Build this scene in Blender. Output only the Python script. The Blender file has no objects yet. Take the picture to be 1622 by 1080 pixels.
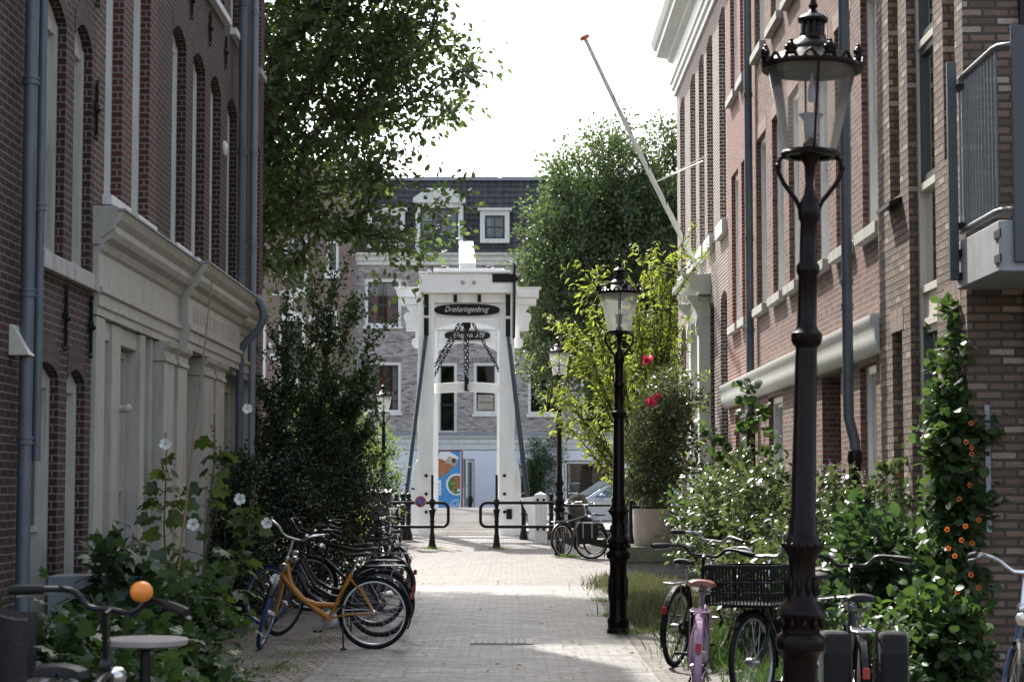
import bpy, bmesh, math, random
import numpy as np
from mathutils import Vector, Matrix
R = math.radians
random.seed(7); rng = np.random.default_rng(11)
sc = bpy.context.scene
col = sc.collection
# ------------------------------------------------------------------ camera, sky, sun, exposure
FPX, CX, CY = 3154.0, 811.0, 540.0           # focal length and centre in pixels of the 1622x1080 photograph
PITCH = math.atan(228/FPX); CAMZ = 1.57
cam = bpy.data.objects.new('camera', bpy.data.cameras.new('camera')); col.objects.link(cam)
cam.location = (0, 0, CAMZ); cam.rotation_euler = (R(90)+PITCH, 0, 0)
cam.data.sensor_width = 36; cam.data.lens = 36*FPX/1622
cam.data.clip_end = 3000; cam.data.clip_start = .1
cam.data.dof.use_dof = True; cam.data.dof.focus_distance = 32; cam.data.dof.aperture_fstop = 7.5
sc.camera = cam
SUN_EL, SUN_AZ = R(47), R(-21)               # ahead of the camera and to the left
w = bpy.data.worlds.new('World'); sc.world = w; w.use_nodes = True
nt = w.node_tree; bg = nt.nodes['Background']
sky = nt.nodes.new('ShaderNodeTexSky'); sky.sky_type = 'NISHITA'; sky.sun_disc = False
sky.sun_elevation = SUN_EL; sky.sun_rotation = SUN_AZ
sky.dust_density = 3.5; sky.air_density = 1.0; sky.ozone_density = .8
hs = nt.nodes.new('ShaderNodeHueSaturation'); hs.inputs['Saturation'].default_value = .55   # thin bright haze over the blue
nt.links.new(sky.outputs[0], hs.inputs['Color']); nt.links.new(hs.outputs[0], bg.inputs[0]); bg.inputs[1].default_value = .15
sl = bpy.data.lights.new('sun', 'SUN'); sl.energy = 3.6; sl.angle = R(.6); sl.color = (1, .95, .87)
so = bpy.data.objects.new('sun', sl); col.objects.link(so)
sd = Vector((math.sin(SUN_AZ)*math.cos(SUN_EL), math.cos(SUN_AZ)*math.cos(SUN_EL), math.sin(SUN_EL)))
so.rotation_euler = sd.to_track_quat('Z', 'Y').to_euler(); so.location = (0, 0, 40)
sc.view_settings.view_transform = 'Standard'; sc.view_settings.look = 'None'
sc.view_settings.gamma = 1; sc.view_settings.exposure = 1.4
try:
    sc.cycles.max_bounces = 8; sc.cycles.transparent_max_bounces = 16; sc.cycles.diffuse_bounces = 4
except Exception: pass

def at(px, py, d):
    xc = (px-CX)/FPX; yc = (CY-py)/FPX
    y = math.cos(PITCH)-yc*math.sin(PITCH); z = yc*math.cos(PITCH)+math.sin(PITCH); k = d/y
    return Vector((xc*k, d, CAMZ+z*k))
def gz(y):                                   # height of the street along its length
    pts = [(-50, 0), (38, 0), (43.8, .18), (46.8, .33)]
    for (a, za), (b, zb) in zip(pts, pts[1:]):
        if y <= b: return za+(zb-za)*(y-a)/(b-a)
    return .33 if y < 59 else .2

# ------------------------------------------------------------------ materials
def new_mat(name):
    m = bpy.data.materials.new(name); m.use_nodes = True
    t = m.node_tree; return m, t, t.nodes['Principled BSDF']
def N(t, typ, **kw):
    n = t.nodes.new(typ)
    for k, v in kw.items():
        if k.startswith('i_'): n.inputs[k[2:].replace('_', ' ')].default_value = v
        else: setattr(n, k, v)
    return n
def ramp(t, a, b, p0=0., p1=1.):
    r = t.nodes.new('ShaderNodeValToRGB'); e = r.color_ramp.elements
    e[0].position = p0; e[1].position = p1; e[0].color = (*a, 1); e[1].color = (*b, 1); return r
def mul(c, k): return tuple(min(1, x*k) for x in c)
def mat(name, c, rough=.5, metal=0, var=.18, scale=6, bump=.15, bscale=40, dirt=None, coat=0, spec=None):
    m, t, p = new_mat(name); L = t.links.new
    p.inputs['Roughness'].default_value = rough; p.inputs['Metallic'].default_value = metal
    if coat: p.inputs['Coat Weight'].default_value = coat
    if spec is not None: p.inputs['Specular IOR Level'].default_value = spec
    tc = N(t, 'ShaderNodeNewGeometry')
    n1 = N(t, 'ShaderNodeTexNoise', i_Scale=scale, i_Detail=6.0, i_Roughness=.65); L(tc.outputs['Position'], n1.inputs['Vector'])
    r = ramp(t, mul(c, 1-var), mul(c, 1+var), .3, .7); L(n1.outputs['Fac'], r.inputs[0])
    out = r.outputs[0]
    if dirt:                                 # weather stains with a shape of their own
        mp = N(t, 'ShaderNodeMapping'); mp.inputs['Scale'].default_value = (3, 3, .45); L(tc.outputs['Position'], mp.inputs[0])
        n2 = N(t, 'ShaderNodeTexNoise', i_Scale=2.2, i_Detail=8.0, i_Roughness=.7); L(mp.outputs[0], n2.inputs['Vector'])
        r2 = ramp(t, (0, 0, 0), (1, 1, 1), .5, .72); L(n2.outputs['Fac'], r2.inputs[0])
        mx = N(t, 'ShaderNodeMix', data_type='RGBA'); L(r2.outputs[0], mx.inputs[0]); L(out, mx.inputs[6]); mx.inputs[7].default_value = (*dirt, 1)
        out = mx.outputs[2]
    L(out, p.inputs['Base Color'])
    if bump:
        n3 = N(t, 'ShaderNodeTexNoise', i_Scale=bscale, i_Detail=4.0); L(tc.outputs['Position'], n3.inputs['Vector'])
        b = N(t, 'ShaderNodeBump', i_Strength=bump, i_Distance=.01); L(n3.outputs['Fac'], b.inputs['Height']); L(b.outputs[0], p.inputs['Normal'])
    return m
def brick(name, c1, c2, mort, bw=.215, bh=.0625, ms=.009, swap=False, rough=.85, bump=.9, dist=.012, stain=.5, wob=.006, odd=None, off=.5, undul=0):
    m, t, p = new_mat(name); L = t.links.new; p.inputs['Roughness'].default_value = rough
    uv = N(t, 'ShaderNodeUVMap'); src = uv.outputs[0]
    nz = N(t, 'ShaderNodeTexNoise', i_Scale=7.0, i_Detail=3.0); L(src, nz.inputs['Vector'])
    sb = N(t, 'ShaderNodeVectorMath', operation='SUBTRACT'); L(nz.outputs['Color'], sb.inputs[0]); sb.inputs[1].default_value = (.5, .5, .5)
    sm = N(t, 'ShaderNodeVectorMath', operation='SCALE'); L(sb.outputs[0], sm.inputs[0]); sm.inputs['Scale'].default_value = wob*2
    ad = N(t, 'ShaderNodeVectorMath', operation='ADD'); L(src, ad.inputs[0]); L(sm.outputs[0], ad.inputs[1]); src2 = ad.outputs[0]
    if swap:
        s = N(t, 'ShaderNodeSeparateXYZ'); c = N(t, 'ShaderNodeCombineXYZ'); L(src2, s.inputs[0]); L(s.outputs[1], c.inputs[0]); L(s.outputs[0], c.inputs[1]); src2 = c.outputs[0]
    b = N(t, 'ShaderNodeTexBrick', offset=off); b.inputs['Scale'].default_value = 1; b.inputs['Mortar Size'].default_value = ms
    b.inputs['Brick Width'].default_value = bw; b.inputs['Row Height'].default_value = bh; b.inputs['Mortar Smooth'].default_value = .25
    b.inputs['Bias'].default_value = 0
    b.inputs['Color1'].default_value = (0, 0, 0, 1); b.inputs['Color2'].default_value = (1, 1, 1, 1); b.inputs['Mortar'].default_value = (.5, .5, .5, 1)
    L(src2, b.inputs['Vector'])
    r = t.nodes.new('ShaderNodeValToRGB'); e = r.color_ramp.elements
    e[0].color = (*c1, 1); e[1].color = (*c2, 1)
    if odd:
        x = e.new(.86); x.color = (*c2, 1); e[2].position = .93; e[2].color = (*odd, 1)
    L(b.outputs['Color'], r.inputs[0])
    n1 = N(t, 'ShaderNodeTexNoise', i_Scale=1.1, i_Detail=7.0, i_Roughness=.7); L(uv.outputs[0], n1.inputs['Vector'])
    r1 = ramp(t, (1-stain, 1-stain, 1-stain), (1+stain*.3,)*3, .33, .68); L(n1.outputs['Fac'], r1.inputs[0])
    mm = N(t, 'ShaderNodeMix', data_type='RGBA', blend_type='MULTIPLY'); mm.inputs[0].default_value = 1
    L(r.outputs[0], mm.inputs[6]); L(r1.outputs[0], mm.inputs[7])
    n2 = N(t, 'ShaderNodeTexNoise', i_Scale=55.0, i_Detail=4.0); L(uv.outputs[0], n2.inputs['Vector'])
    r3 = ramp(t, (.72, .72, .72), (1.15, 1.15, 1.15), .3, .7); L(n2.outputs['Fac'], r3.inputs[0])
    m3 = N(t, 'ShaderNodeMix', data_type='RGBA', blend_type='MULTIPLY'); m3.inputs[0].default_value = 1; L(mm.outputs[2], m3.inputs[6]); L(r3.outputs[0], m3.inputs[7])
    mo = N(t, 'ShaderNodeMix', data_type='RGBA'); L(b.outputs['Fac'], mo.inputs[0]); L(m3.outputs[2], mo.inputs[6]); mo.inputs[7].default_value = (*mort, 1)
    n6 = N(t, 'ShaderNodeTexNoise', i_Scale=.55, i_Detail=9.0, i_Roughness=.75); L(uv.outputs[0], n6.inputs['Vector'])
    r6 = ramp(t, (0, 0, 0), (.28, .28, .28), .55, .75); L(n6.outputs['Fac'], r6.inputs[0])
    m6 = N(t, 'ShaderNodeMix', data_type='RGBA'); L(r6.outputs[0], m6.inputs[0]); L(mo.outputs[2], m6.inputs[6]); m6.inputs[7].default_value = (*[.5*x+.5*sum(mort)/3 for x in mort], 1)
    L(m6.outputs[2], p.inputs['Base Color'])
    inv = N(t, 'ShaderNodeMath', operation='SUBTRACT'); inv.inputs[0].default_value = 1; L(b.outputs['Fac'], inv.inputs[1])
    pr = N(t, 'ShaderNodeMath', operation='MULTIPLY_ADD'); L(b.outputs['Color'], pr.inputs[0]); pr.inputs[1].default_value = .35; L(inv.outputs[0], pr.inputs[2])
    p2 = N(t, 'ShaderNodeMath', operation='MULTIPLY_ADD'); L(n2.outputs['Fac'], p2.inputs[0]); p2.inputs[1].default_value = .35; L(pr.outputs[0], p2.inputs[2])
    bp = N(t, 'ShaderNodeBump', i_Strength=bump, i_Distance=dist); L(p2.outputs[0], bp.inputs['Height'])
    if undul:                                # settled, uneven paving
        n5 = N(t, 'ShaderNodeTexNoise', i_Scale=3.2, i_Detail=3.0, i_Roughness=.6); L(uv.outputs[0], n5.inputs['Vector'])
        b5 = N(t, 'ShaderNodeBump', i_Strength=1.0, i_Distance=.07*undul); L(n5.outputs['Fac'], b5.inputs['Height']); L(b5.outputs[0], bp.inputs['Normal'])
    L(bp.outputs[0], p.inputs['Normal'])
    return m
def leafmat(name, c, trans=.45, rough=.42, var=.45, hue=.0):
    m, t, p = new_mat(name); L = t.links.new
    g = N(t, 'ShaderNodeNewGeometry')
    r = ramp(t, mul(c, 1-var), (min(1, c[0]*(1+var)+hue), c[1]*(1+var), c[2]*(1+var*.6)), 0, 1)
    L(g.outputs['Random Per Island'], r.inputs[0])
    p.inputs['Roughness'].default_value = rough; p.inputs['Specular IOR Level'].default_value = .45
    L(r.outputs[0], p.inputs['Base Color'])
    tr = N(t, 'ShaderNodeBsdfTranslucent')
    mx = N(t, 'ShaderNodeMix', data_type='RGBA', blend_type='MULTIPLY'); mx.inputs[0].default_value = 1
    L(r.outputs[0], mx.inputs[6]); mx.inputs[7].default_value = (1.0, 1.0, .55, 1)
    sc2 = N(t, 'ShaderNodeVectorMath', operation='SCALE'); L(mx.outputs[2], sc2.inputs[0]); sc2.inputs['Scale'].default_value = 1.7
    L(sc2.outputs[0], tr.inputs[0])
    ms = N(t, 'ShaderNodeMixShader'); ms.inputs[0].default_value = trans
    L(p.outputs[0], ms.inputs[1]); L(tr.outputs[0], ms.inputs[2]); L(ms.outputs[0], t.nodes['Material Output'].inputs[0])
    return m
def glassmat(name, tint=(1, 1, 1), base=.06, mixd=0., dc=(.8, .85, .9), ior=1.5):
    m, t, p = new_mat(name); L = t.links.new; t.nodes.remove(p)
    tr = N(t, 'ShaderNodeBsdfTransparent'); tr.inputs[0].default_value = (*tint, 1)
    gl = N(t, 'ShaderNodeBsdfGlossy'); gl.inputs['Roughness'].default_value = .02
    fr = N(t, 'ShaderNodeFresnel', i_IOR=ior); ad = N(t, 'ShaderNodeMath', operation='ADD', use_clamp=True); L(fr.outputs[0], ad.inputs[0]); ad.inputs[1].default_value = base
    ms = N(t, 'ShaderNodeMixShader'); L(ad.outputs[0], ms.inputs[0]); L(tr.outputs[0], ms.inputs[1]); L(gl.outputs[0], ms.inputs[2]); out = ms.outputs[0]
    if mixd:
        df = N(t, 'ShaderNodeBsdfTranslucent'); df.inputs[0].default_value = (*dc, 1); d2 = N(t, 'ShaderNodeBsdfDiffuse'); d2.inputs[0].default_value = (*dc, 1)
        a = N(t, 'ShaderNodeMixShader'); a.inputs[0].default_value = .5; L(df.outputs[0], a.inputs[1]); L(d2.outputs[0], a.inputs[2])
        b = N(t, 'ShaderNodeMixShader'); b.inputs[0].default_value = mixd; L(out, b.inputs[1]); L(a.outputs[0], b.inputs[2]); out = b.outputs[0]
    L(out, t.nodes['Material Output'].inputs[0]); return m

M = {}
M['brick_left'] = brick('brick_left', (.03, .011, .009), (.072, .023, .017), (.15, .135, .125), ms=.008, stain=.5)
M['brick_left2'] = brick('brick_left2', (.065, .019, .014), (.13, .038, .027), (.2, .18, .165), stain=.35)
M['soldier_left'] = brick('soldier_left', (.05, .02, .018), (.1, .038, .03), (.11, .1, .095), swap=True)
M['brick_red'] = brick('brick_red', (.14, .038, .023), (.235, .07, .042), (.32, .28, .25), stain=.2)
M['brick_pink'] = brick('brick_pink', (.1, .043, .03), (.235, .105, .073), (.21, .19, .17), stain=.25, odd=(.2, .09, .08), bump=1, dist=.018)
M['brick_grey'] = brick('brick_grey', (.14, .092, .068), (.265, .185, .14), (.07, .06, .052), bh=.068, ms=.012, stain=.28, bump=1, dist=.03, odd=(.42, .33, .28))
M['brick_dark'] = brick('brick_dark', (.085, .05, .042), (.16, .095, .08), (.45, .42, .39), ms=.011, stain=.2)
M['brick_far'] = brick('brick_far', (.23, .205, .2), (.53, .5, .485), (.42, .4, .385), bw=.23, bh=.07, ms=.01, stain=.2, odd=(.13, .09, .09))
M['brick_brown'] = brick('brick_brown', (.16, .1, .085), (.26, .17, .14), (.3, .27, .25), stain=.25)
M['soldier_pink'] = brick('soldier_pink', (.25, .12, .1), (.4, .22, .18), (.42, .37, .33), swap=True)
M['soldier_grey'] = brick('soldier_grey', (.2, .14, .11), (.36, .27, .22), (.14, .12, .11), swap=True)
M['soldier_far'] = brick('soldier_far', (.17, .13, .14), (.45, .38, .4), (.36, .33, .33), swap=True)
M['paver'] = brick('paver', (.13, .123, .114), (.335, .315, .295), (.062, .06, .052), bw=.2, bh=.06, ms=.012, stain=.55, bump=1, dist=.05, wob=.03, rough=.42, odd=(.46, .42, .4), undul=1)
M['paver_red'] = brick('paver_red', (.11, .094, .088), (.22, .192, .176), (.065, .06, .052), bw=.2, bh=.06, ms=.011, stain=.35, bump=1, dist=.03, wob=.03, rough=.7, undul=1)
M['paver_side'] = brick('paver_side', (.11, .092, .085), (.24, .2, .18), (.05, .05, .035), bw=.2, bh=.1, ms=.014, stain=.5, bump=1, dist=.035, wob=.04, rough=.72, undul=.7)
M['gutter'] = brick('gutter', (.15, .13, .115), (.28, .23, .21), (.05, .055, .03), bw=.1, bh=.2, ms=.012, stain=.4, bump=1, dist=.03, wob=.01, rough=.7)
M['earth'] = mat('earth', (.09, .072, .05), .95, var=.4, scale=9, bump=.8, bscale=30)
M['asphalt'] = mat('asphalt', (.2, .18, .165), .9, var=.2, scale=2, bump=.3)
M['white'] = mat('white_paint', (.62, .64, .62), .45, var=.05, scale=3, bump=.06, bscale=25, dirt=(.45, .46, .43))
M['bwhite'] = mat('bridge_white', (.87, .885, .87), .4, var=.03, scale=2, bump=.05, bscale=20, dirt=(.74, .77, .73))
M['fwhite'] = mat('frame_white', (.66, .68, .66), .4, var=.04, bump=.04)
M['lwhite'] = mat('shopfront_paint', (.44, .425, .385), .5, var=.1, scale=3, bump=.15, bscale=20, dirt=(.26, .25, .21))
M['cream'] = mat('cream_paint', (.55, .53, .46), .5, var=.05, bump=.05)
M['stone'] = mat('stone', (.42, .42, .4), .8, var=.15, scale=8, bump=.3, dirt=(.22, .22, .19))
M['stonegreen'] = mat('mossy_stone', (.17, .19, .14), .9, var=.3, scale=7, bump=.5)
M['concrete'] = mat('concrete', (.4, .35, .29), .85, var=.13, scale=9, bump=.3, dirt=(.22, .2, .17))
M['plaster'] = mat('plaster_shade_blue', (.74, .77, .84), .8, var=.04, scale=2, bump=.1)  # blue tinge of the far wall's shade is put into this colour
M['zinc'] = mat('zinc_pipe', (.115, .14, .165), .5, metal=.2, var=.15, scale=5, bump=.1, dirt=(.075, .09, .105))
M['zinclight'] = mat('zinc_light', (.24, .27, .31), .5, metal=.2, var=.12, scale=5, bump=.1)
M['zincroof'] = mat('zinc_cap', (.3, .32, .34), .5, metal=.3, var=.2, scale=5, bump=.15)
M['lamp'] = mat('lamp_maroon_paint', (.0065, .0028, .003), .3, var=.3, scale=20, bump=.2, bscale=28, spec=.16)
M['black'] = mat('black_iron', (.008, .0085, .009), .38, var=.3, scale=14, bump=.15, spec=.25)
M['blackblue'] = mat('blue_black_rod', (.03, .045, .065), .35, var=.2, bump=.1)
M['rubber'] = mat('rubber', (.011, .011, .011), .8, var=.3, bump=.2, spec=.2)
M['blueband'] = mat('blue_tyre', (.012, .04, .13), .6, var=.15, bump=.1)
M['chrome'] = mat('chrome', (.6, .6, .6), .22, metal=.95, var=.08, bump=.03)
M['steel'] = mat('steel', (.4, .4, .41), .35, metal=.8, var=.1, bump=.05)
M['bikeblack'] = mat('bike_black', (.007, .007, .008), .28, var=.2, bump=.04, spec=.35)
M['yellow'] = mat('bike_ochre', (.4, .155, .01), .38, var=.12, scale=10, bump=.08, dirt=(.26, .11, .012))
M['pink'] = mat('bike_mauve', (.3, .19, .27), .32, metal=.2, var=.08, bump=.05)
M['bikeblue'] = mat('bike_blue', (.03, .05, .11), .3, var=.15, bump=.04, coat=.3)
M['bikesilver'] = mat('bike_silver', (.35, .38, .42), .35, metal=.4, var=.1, bump=.04)
M['red'] = mat('red_paint', (.3, .025, .02), .35, var=.1, bump=.04)
M['reddark'] = mat('red_frame', (.34, .08, .08), .4, var=.12, bump=.04)
M['brownleather'] = mat('brown_leather', (.16, .055, .03), .4, var=.2, bump=.15)
M['plastic'] = mat('black_plastic', (.01, .0105, .011), .5, var=.2, bump=.15, spec=.25)
M['canvas'] = mat('pannier_canvas', (.008, .008, .009), .9, var=.3, bump=.5, bscale=120)
M['orange'] = mat('orange_bell', (.78, .25, .03), .35, var=.1, bump=.05)
M['rattan'] = mat('rattan_weave', (.028, .025, .025), .6, var=.3, scale=60, bump=.9, bscale=90)
M['tabletop'] = mat('table_top', (.3, .27, .25), .5, var=.12, scale=20, bump=.1)
M['tile'] = mat('roof_tile', (.055, .055, .06), .55, var=.35, scale=3, bump=.3)
M['anthr'] = mat('anthracite', (.05, .06, .068), .45, var=.1, bump=.04)
M['galv'] = mat('galvanised', (.13, .14, .15), .45, metal=.3, var=.1, bump=.08)
M['balcslab'] = mat('balcony_concrete', (.3, .315, .335), .7, var=.1, bump=.15, dirt=(.22, .23, .235))
M['frameblack'] = mat('dark_frame', (.02, .028, .032), .35, var=.1, bump=.03)
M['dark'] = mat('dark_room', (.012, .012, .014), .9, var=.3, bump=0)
M['curtain'] = mat('curtain', (.6, .62, .64), .9, var=.12, scale=14, bump=.4, bscale=14)
M['pinkcurtain'] = mat('pink_curtain', (.5, .3, .36), .9, var=.2, scale=8, bump=.3)
M['wood'] = brick('deck_planks', (.36, .34, .32), (.54, .51, .49), (.1, .09, .085), bw=3.1, bh=.16, ms=.006, stain=.25, bump=.5, dist=.01, wob=.002)
M['bark'] = mat('bark', (.075, .06, .048), .95, var=.35, scale=16, bump=.8, bscale=24)
M['bamboo'] = mat('bamboo', (.27, .18, .1), .6, var=.3, scale=20, bump=.2)
M['stem'] = mat('green_stem', (.07, .1, .035), .6, var=.3, bump=.1)
M['glass'] = glassmat('window_glass', (.7, .75, .78), .05)
M['lampglass'] = glassmat('lantern_glass', (1, 1, 1), .03, .075, (.9, .9, .88), 1.3)
M['lampglassfar'] = glassmat('lantern_glass_milky', (1, 1, 1), .03, .35, (.9, .92, .91), 1.25)
M['pole_white'] = M['bwhite']
M['carpaint'] = mat('car_silver', (.45, .52, .6), .25, metal=.5, var=.03, bump=0, coat=.8)
M['water'] = mat('canal_water', (.03, .045, .04), .06, var=.2, scale=1, bump=.4, bscale=3)
M['posterblue'] = mat('poster_blue', (.06, .3, .62), .5, var=.05, bump=0)
M['bread'] = mat('bread', (.42, .17, .07), .7, var=.5, scale=14, bump=.5, bscale=20)
M['salad'] = mat('salad', (.42, .2, .09), .6, var=.8, scale=11, bump=.2)
M['greens'] = mat('salad_green', (.08, .22, .05), .6, var=.6, scale=9, bump=.2)
M['paper'] = mat('paper_white', (.78, .8, .8), .6, var=.03, bump=0)
M['kraft'] = mat('kraft_paper', (.5, .4, .3), .7, var=.1, bump=0)
M['tomato'] = mat('tomato', (.62, .1, .06), .5, var=.25, scale=10, bump=0)
M['signblue'] = mat('sign_blue', (.05, .1, .35), .5, var=.06, bump=0)
M['signred'] = mat('sign_red', (.5, .06, .07), .5, var=.06, bump=0)
M['petalwhite'] = mat('white_petals', (.85, .85, .85), .7, var=.05, bump=0)
M['petalpink'] = leafmat('pink_petals', (.42, .035, .12), .2, .6, .2)
M['petalorange'] = leafmat('orange_petals', (.5, .12, .02), .15, .6, .15)
M['petalmauve'] = leafmat('mauve_petals', (.3, .24, .45), .3, .7, .2)
M['brownseed'] = mat('brown_seedheads', (.17, .12, .06), .8, var=.4, scale=30, bump=.3)
M['leaf_tree'] = leafmat('leaf_tree', (.075, .115, .06), .48, .4, .45)
M['leaf_poplar'] = leafmat('leaf_poplar', (.07, .105, .058), .42, .45, .45)
M['leaf_yew'] = leafmat('leaf_yew', (.014, .028, .012), .2, .4, .45)
M['leaf_lime'] = leafmat('leaf_lime', (.15, .215, .055), .5, .5, .35, .05)
M['leaf_yellow'] = leafmat('leaf_yellow', (.3, .38, .04), .45, .5, .25)
M['leaf_rose'] = leafmat('leaf_rose', (.05, .09, .035), .35, .35, .45)
M['leaf_rosebush'] = leafmat('leaf_rosebush', (.085, .11, .065), .35, .35, .5)
M['leaf_shrub'] = leafmat('leaf_shrub', (.07, .098, .055), .32, .33, .6)
M['leaf_holly'] = leafmat('leaf_hollyhock', (.06, .115, .035), .4, .45, .4, .03)
M['leaf_big'] = leafmat('leaf_big', (.036, .07, .032), .35, .35, .4)
M['leaf_vine'] = leafmat('leaf_vine', (.045, .082, .032), .38, .42, .45)
M['leaf_grey'] = leafmat('leaf_grey', (.09, .1, .07), .25, .6, .4)
M['leaf_garden'] = leafmat('leaf_garden', (.1, .15, .04), .45, .5, .45)

# ------------------------------------------------------------------ mesh builder
OFF = {}
def tag(o, label=None, cat=None, group=None, kind=None):
    if label: o['label'] = label
    if cat: o['category'] = cat
    if group: o['group'] = group
    if kind: o['kind'] = kind
    return o
def empty(name, loc, label, cat, group=None, rz=0, local=False):
    o = bpy.data.objects.new(name, None); col.objects.link(o); o.location = loc; o.rotation_euler = (0, 0, rz); o.empty_display_size = .2
    OFF[o.name] = Vector((0, 0, 0)) if local else Vector(loc)
    return tag(o, label, cat, group)
class MB:
    def __init__(s): s.v = []; s.f = []; s.m = []; s.mi = 0; s.M = Matrix()
    def add(s, vs, fs):
        b = len(s.v); s.v += [tuple(s.M @ Vector(v)) for v in vs]; s.f += [[b+i for i in f] for f in fs]; s.m += [s.mi]*len(fs); return s
    def box(s, x0, x1, y0, y1, z0, z1):
        return s.add([(x0, y0, z0), (x1, y0, z0), (x1, y1, z0), (x0, y1, z0), (x0, y0, z1), (x1, y0, z1), (x1, y1, z1), (x0, y1, z1)],
                     [(0, 3, 2, 1), (4, 5, 6, 7), (0, 1, 5, 4), (1, 2, 6, 5), (2, 3, 7, 6), (3, 0, 4, 7)])
    def bar(s, a, b, w, h=None, up=(0, 0, 1)):
        a = Vector(a); b = Vector(b); h = h or w; d = (b-a).normalized(); u = Vector(up)
        if abs(d.dot(u)) > .98: u = Vector((1, 0, 0))
        x = d.cross(u).normalized(); y = x.cross(d); vs = []
        for p in (a, b):
            for sx, sy in ((-1, -1), (1, -1), (1, 1), (-1, 1)): vs.append(p+x*w/2*sx+y*h/2*sy)
        return s.add(vs, [(0, 1, 2, 3), (7, 6, 5, 4), (0, 4, 5, 1), (1, 5, 6, 2), (2, 6, 7, 3), (3, 7, 4, 0)])
    def tube(s, pts, r, n=8, caps=True, closed=False):
        pts = [Vector(p) for p in pts]; k = len(pts); rs = r if isinstance(r, (list, tuple)) else [r]*k
        vs = []; u = None
        for i, p in enumerate(pts):
            if closed: t = pts[(i+1) % k]-pts[i-1]
            else: t = pts[min(i+1, k-1)]-pts[max(i-1, 0)]
            if t.length < 1e-9: t = Vector((0, 0, 1))
            t.normalize()
            if u is None:
                u = Vector((0, 0, 1)) if abs(t.z) < .9 else Vector((1, 0, 0))
            u = (u-t*u.dot(t))
            if u.length < 1e-6: u = Vector((0, 1, 0))-t*t.y
            u.normalize(); w_ = t.cross(u)
            for j in range(n):
                a = 2*math.pi*j/n; vs.append(p+(u*math.cos(a)+w_*math.sin(a))*rs[i])
        fs = []
        for i in range(k if closed else k-1):
            i2 = (i+1) % k
            for j in range(n): j2 = (j+1) % n; fs.append((i*n+j, i*n+j2, i2*n+j2, i2*n+j))
        if caps and not closed: fs.append(tuple(range(n))[::-1]); fs.append(tuple((k-1)*n+j for j in range(n)))
        return s.add(vs, fs)
    def lathe(s, prof, c=(0, 0, 0), n=24, axis='z', cap=True):
        vs = []; fs = []
        for r, z in prof:
            for j in range(n):
                a = 2*math.pi*j/n; x, y = r*math.cos(a), r*math.sin(a)
                v = (x, y, z) if axis == 'z' else ((z, x, y) if axis == 'x' else (x, z, y))
                vs.append((v[0]+c[0], v[1]+c[1], v[2]+c[2]))
        for i in range(len(prof)-1):
            for j in range(n): j2 = (j+1) % n; fs.append((i*n+j, i*n+j2, (i+1)*n+j2, (i+1)*n+j))
        if cap: fs.append(tuple(range(n))[::-1]); fs.append(tuple((len(prof)-1)*n+j for j in range(n)))
        return s.add(vs, fs)
    def prism(s, poly, a, b, plane='xz'):        # polygon in a plane, extruded along the remaining axis from a to b
        n = len(poly)
        def P(u, v, w_): return (u, w_, v) if plane == 'xz' else ((w_, u, v) if plane == 'yz' else (u, v, w_))
        vs = [P(u, v, a) for u, v in poly]+[P(u, v, b) for u, v in poly]
        fs = [tuple(range(n)), tuple(range(n, 2*n))[::-1]]+[(i, i+n, (i+1) % n+n, (i+1) % n) for i in range(n)]
        return s.add(vs, fs)
    def ball(s, c, r, nu=12, nv=8):
        rx, ry, rz = r if isinstance(r, (tuple, list)) else (r, r, r); vs = []; fs = []
        for i in range(nv+1):
            t = math.pi*i/nv
            for j in range(nu):
                a = 2*math.pi*j/nu; vs.append((c[0]+rx*math.sin(t)*math.cos(a), c[1]+ry*math.sin(t)*math.sin(a), c[2]+rz*math.cos(t)))
        for i in range(nv):
            for j in range(nu): j2 = (j+1) % nu; fs.append((i*nu+j, (i+1)*nu+j, (i+1)*nu+j2, i*nu+j2))
        return s.add(vs, fs)
    def build(s, name, mats, parent=None, base=None, smooth=False, bevel=0, label=None, cat=None, group=None, kind=None):
        mats = mats if isinstance(mats, (list, tuple)) else [mats]
        me = bpy.data.meshes.new(name)
        off = OFF.get(parent.name, Vector((0, 0, 0))) if parent else (Vector(base) if base is not None else Vector((0, 0, 0)))
        v = np.array(s.v, dtype=np.float64).reshape(-1, 3)
        me.from_pydata((v-np.array(off)).tolist(), [], s.f)
        for m_ in mats: me.materials.append(M[m_] if isinstance(m_, str) else m_)
        if len(mats) > 1: me.polygons.foreach_set('material_index', s.m)
        np_ = len(me.polygons); nl = len(me.loops)
        if np_ and nl < 400000:                  # box-projected texture coordinates in metres
            uvl = me.uv_layers.new(name='UVMap')
            nr = np.zeros(np_*3); me.polygons.foreach_get('normal', nr); nr = np.abs(nr.reshape(-1, 3))
            lt = np.zeros(np_, dtype=np.int32); me.polygons.foreach_get('loop_total', lt)
            li = np.zeros(nl, dtype=np.int32); me.loops.foreach_get('vertex_index', li)
            ax = np.repeat(np.argmax(nr*np.array([1, 1, 1.001]), axis=1), lt); co = v[li]
            uu = np.where(ax == 0, co[:, 1], co[:, 0]); vv = np.where(ax == 2, co[:, 1], co[:, 2])
            uvl.data.foreach_set('uv', np.stack([uu, vv], 1).ravel())
        if smooth:
            me.polygons.foreach_set('use_smooth', [True]*np_)
            try: me.set_sharp_from_angle(angle=R(42))
            except Exception: pass
        me.update()
        o = bpy.data.objects.new(name, me); col.objects.link(o)
        if parent: o.parent = parent; OFF[o.name] = off
        elif base is not None: o.location = base
        if bevel:
            bm_ = o.modifiers.new('bevel', 'BEVEL'); bm_.width = bevel; bm_.segments = 2; bm_.limit_method = 'ANGLE'; bm_.angle_limit = R(40)
        return tag(o, label, cat, group, kind)
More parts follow.
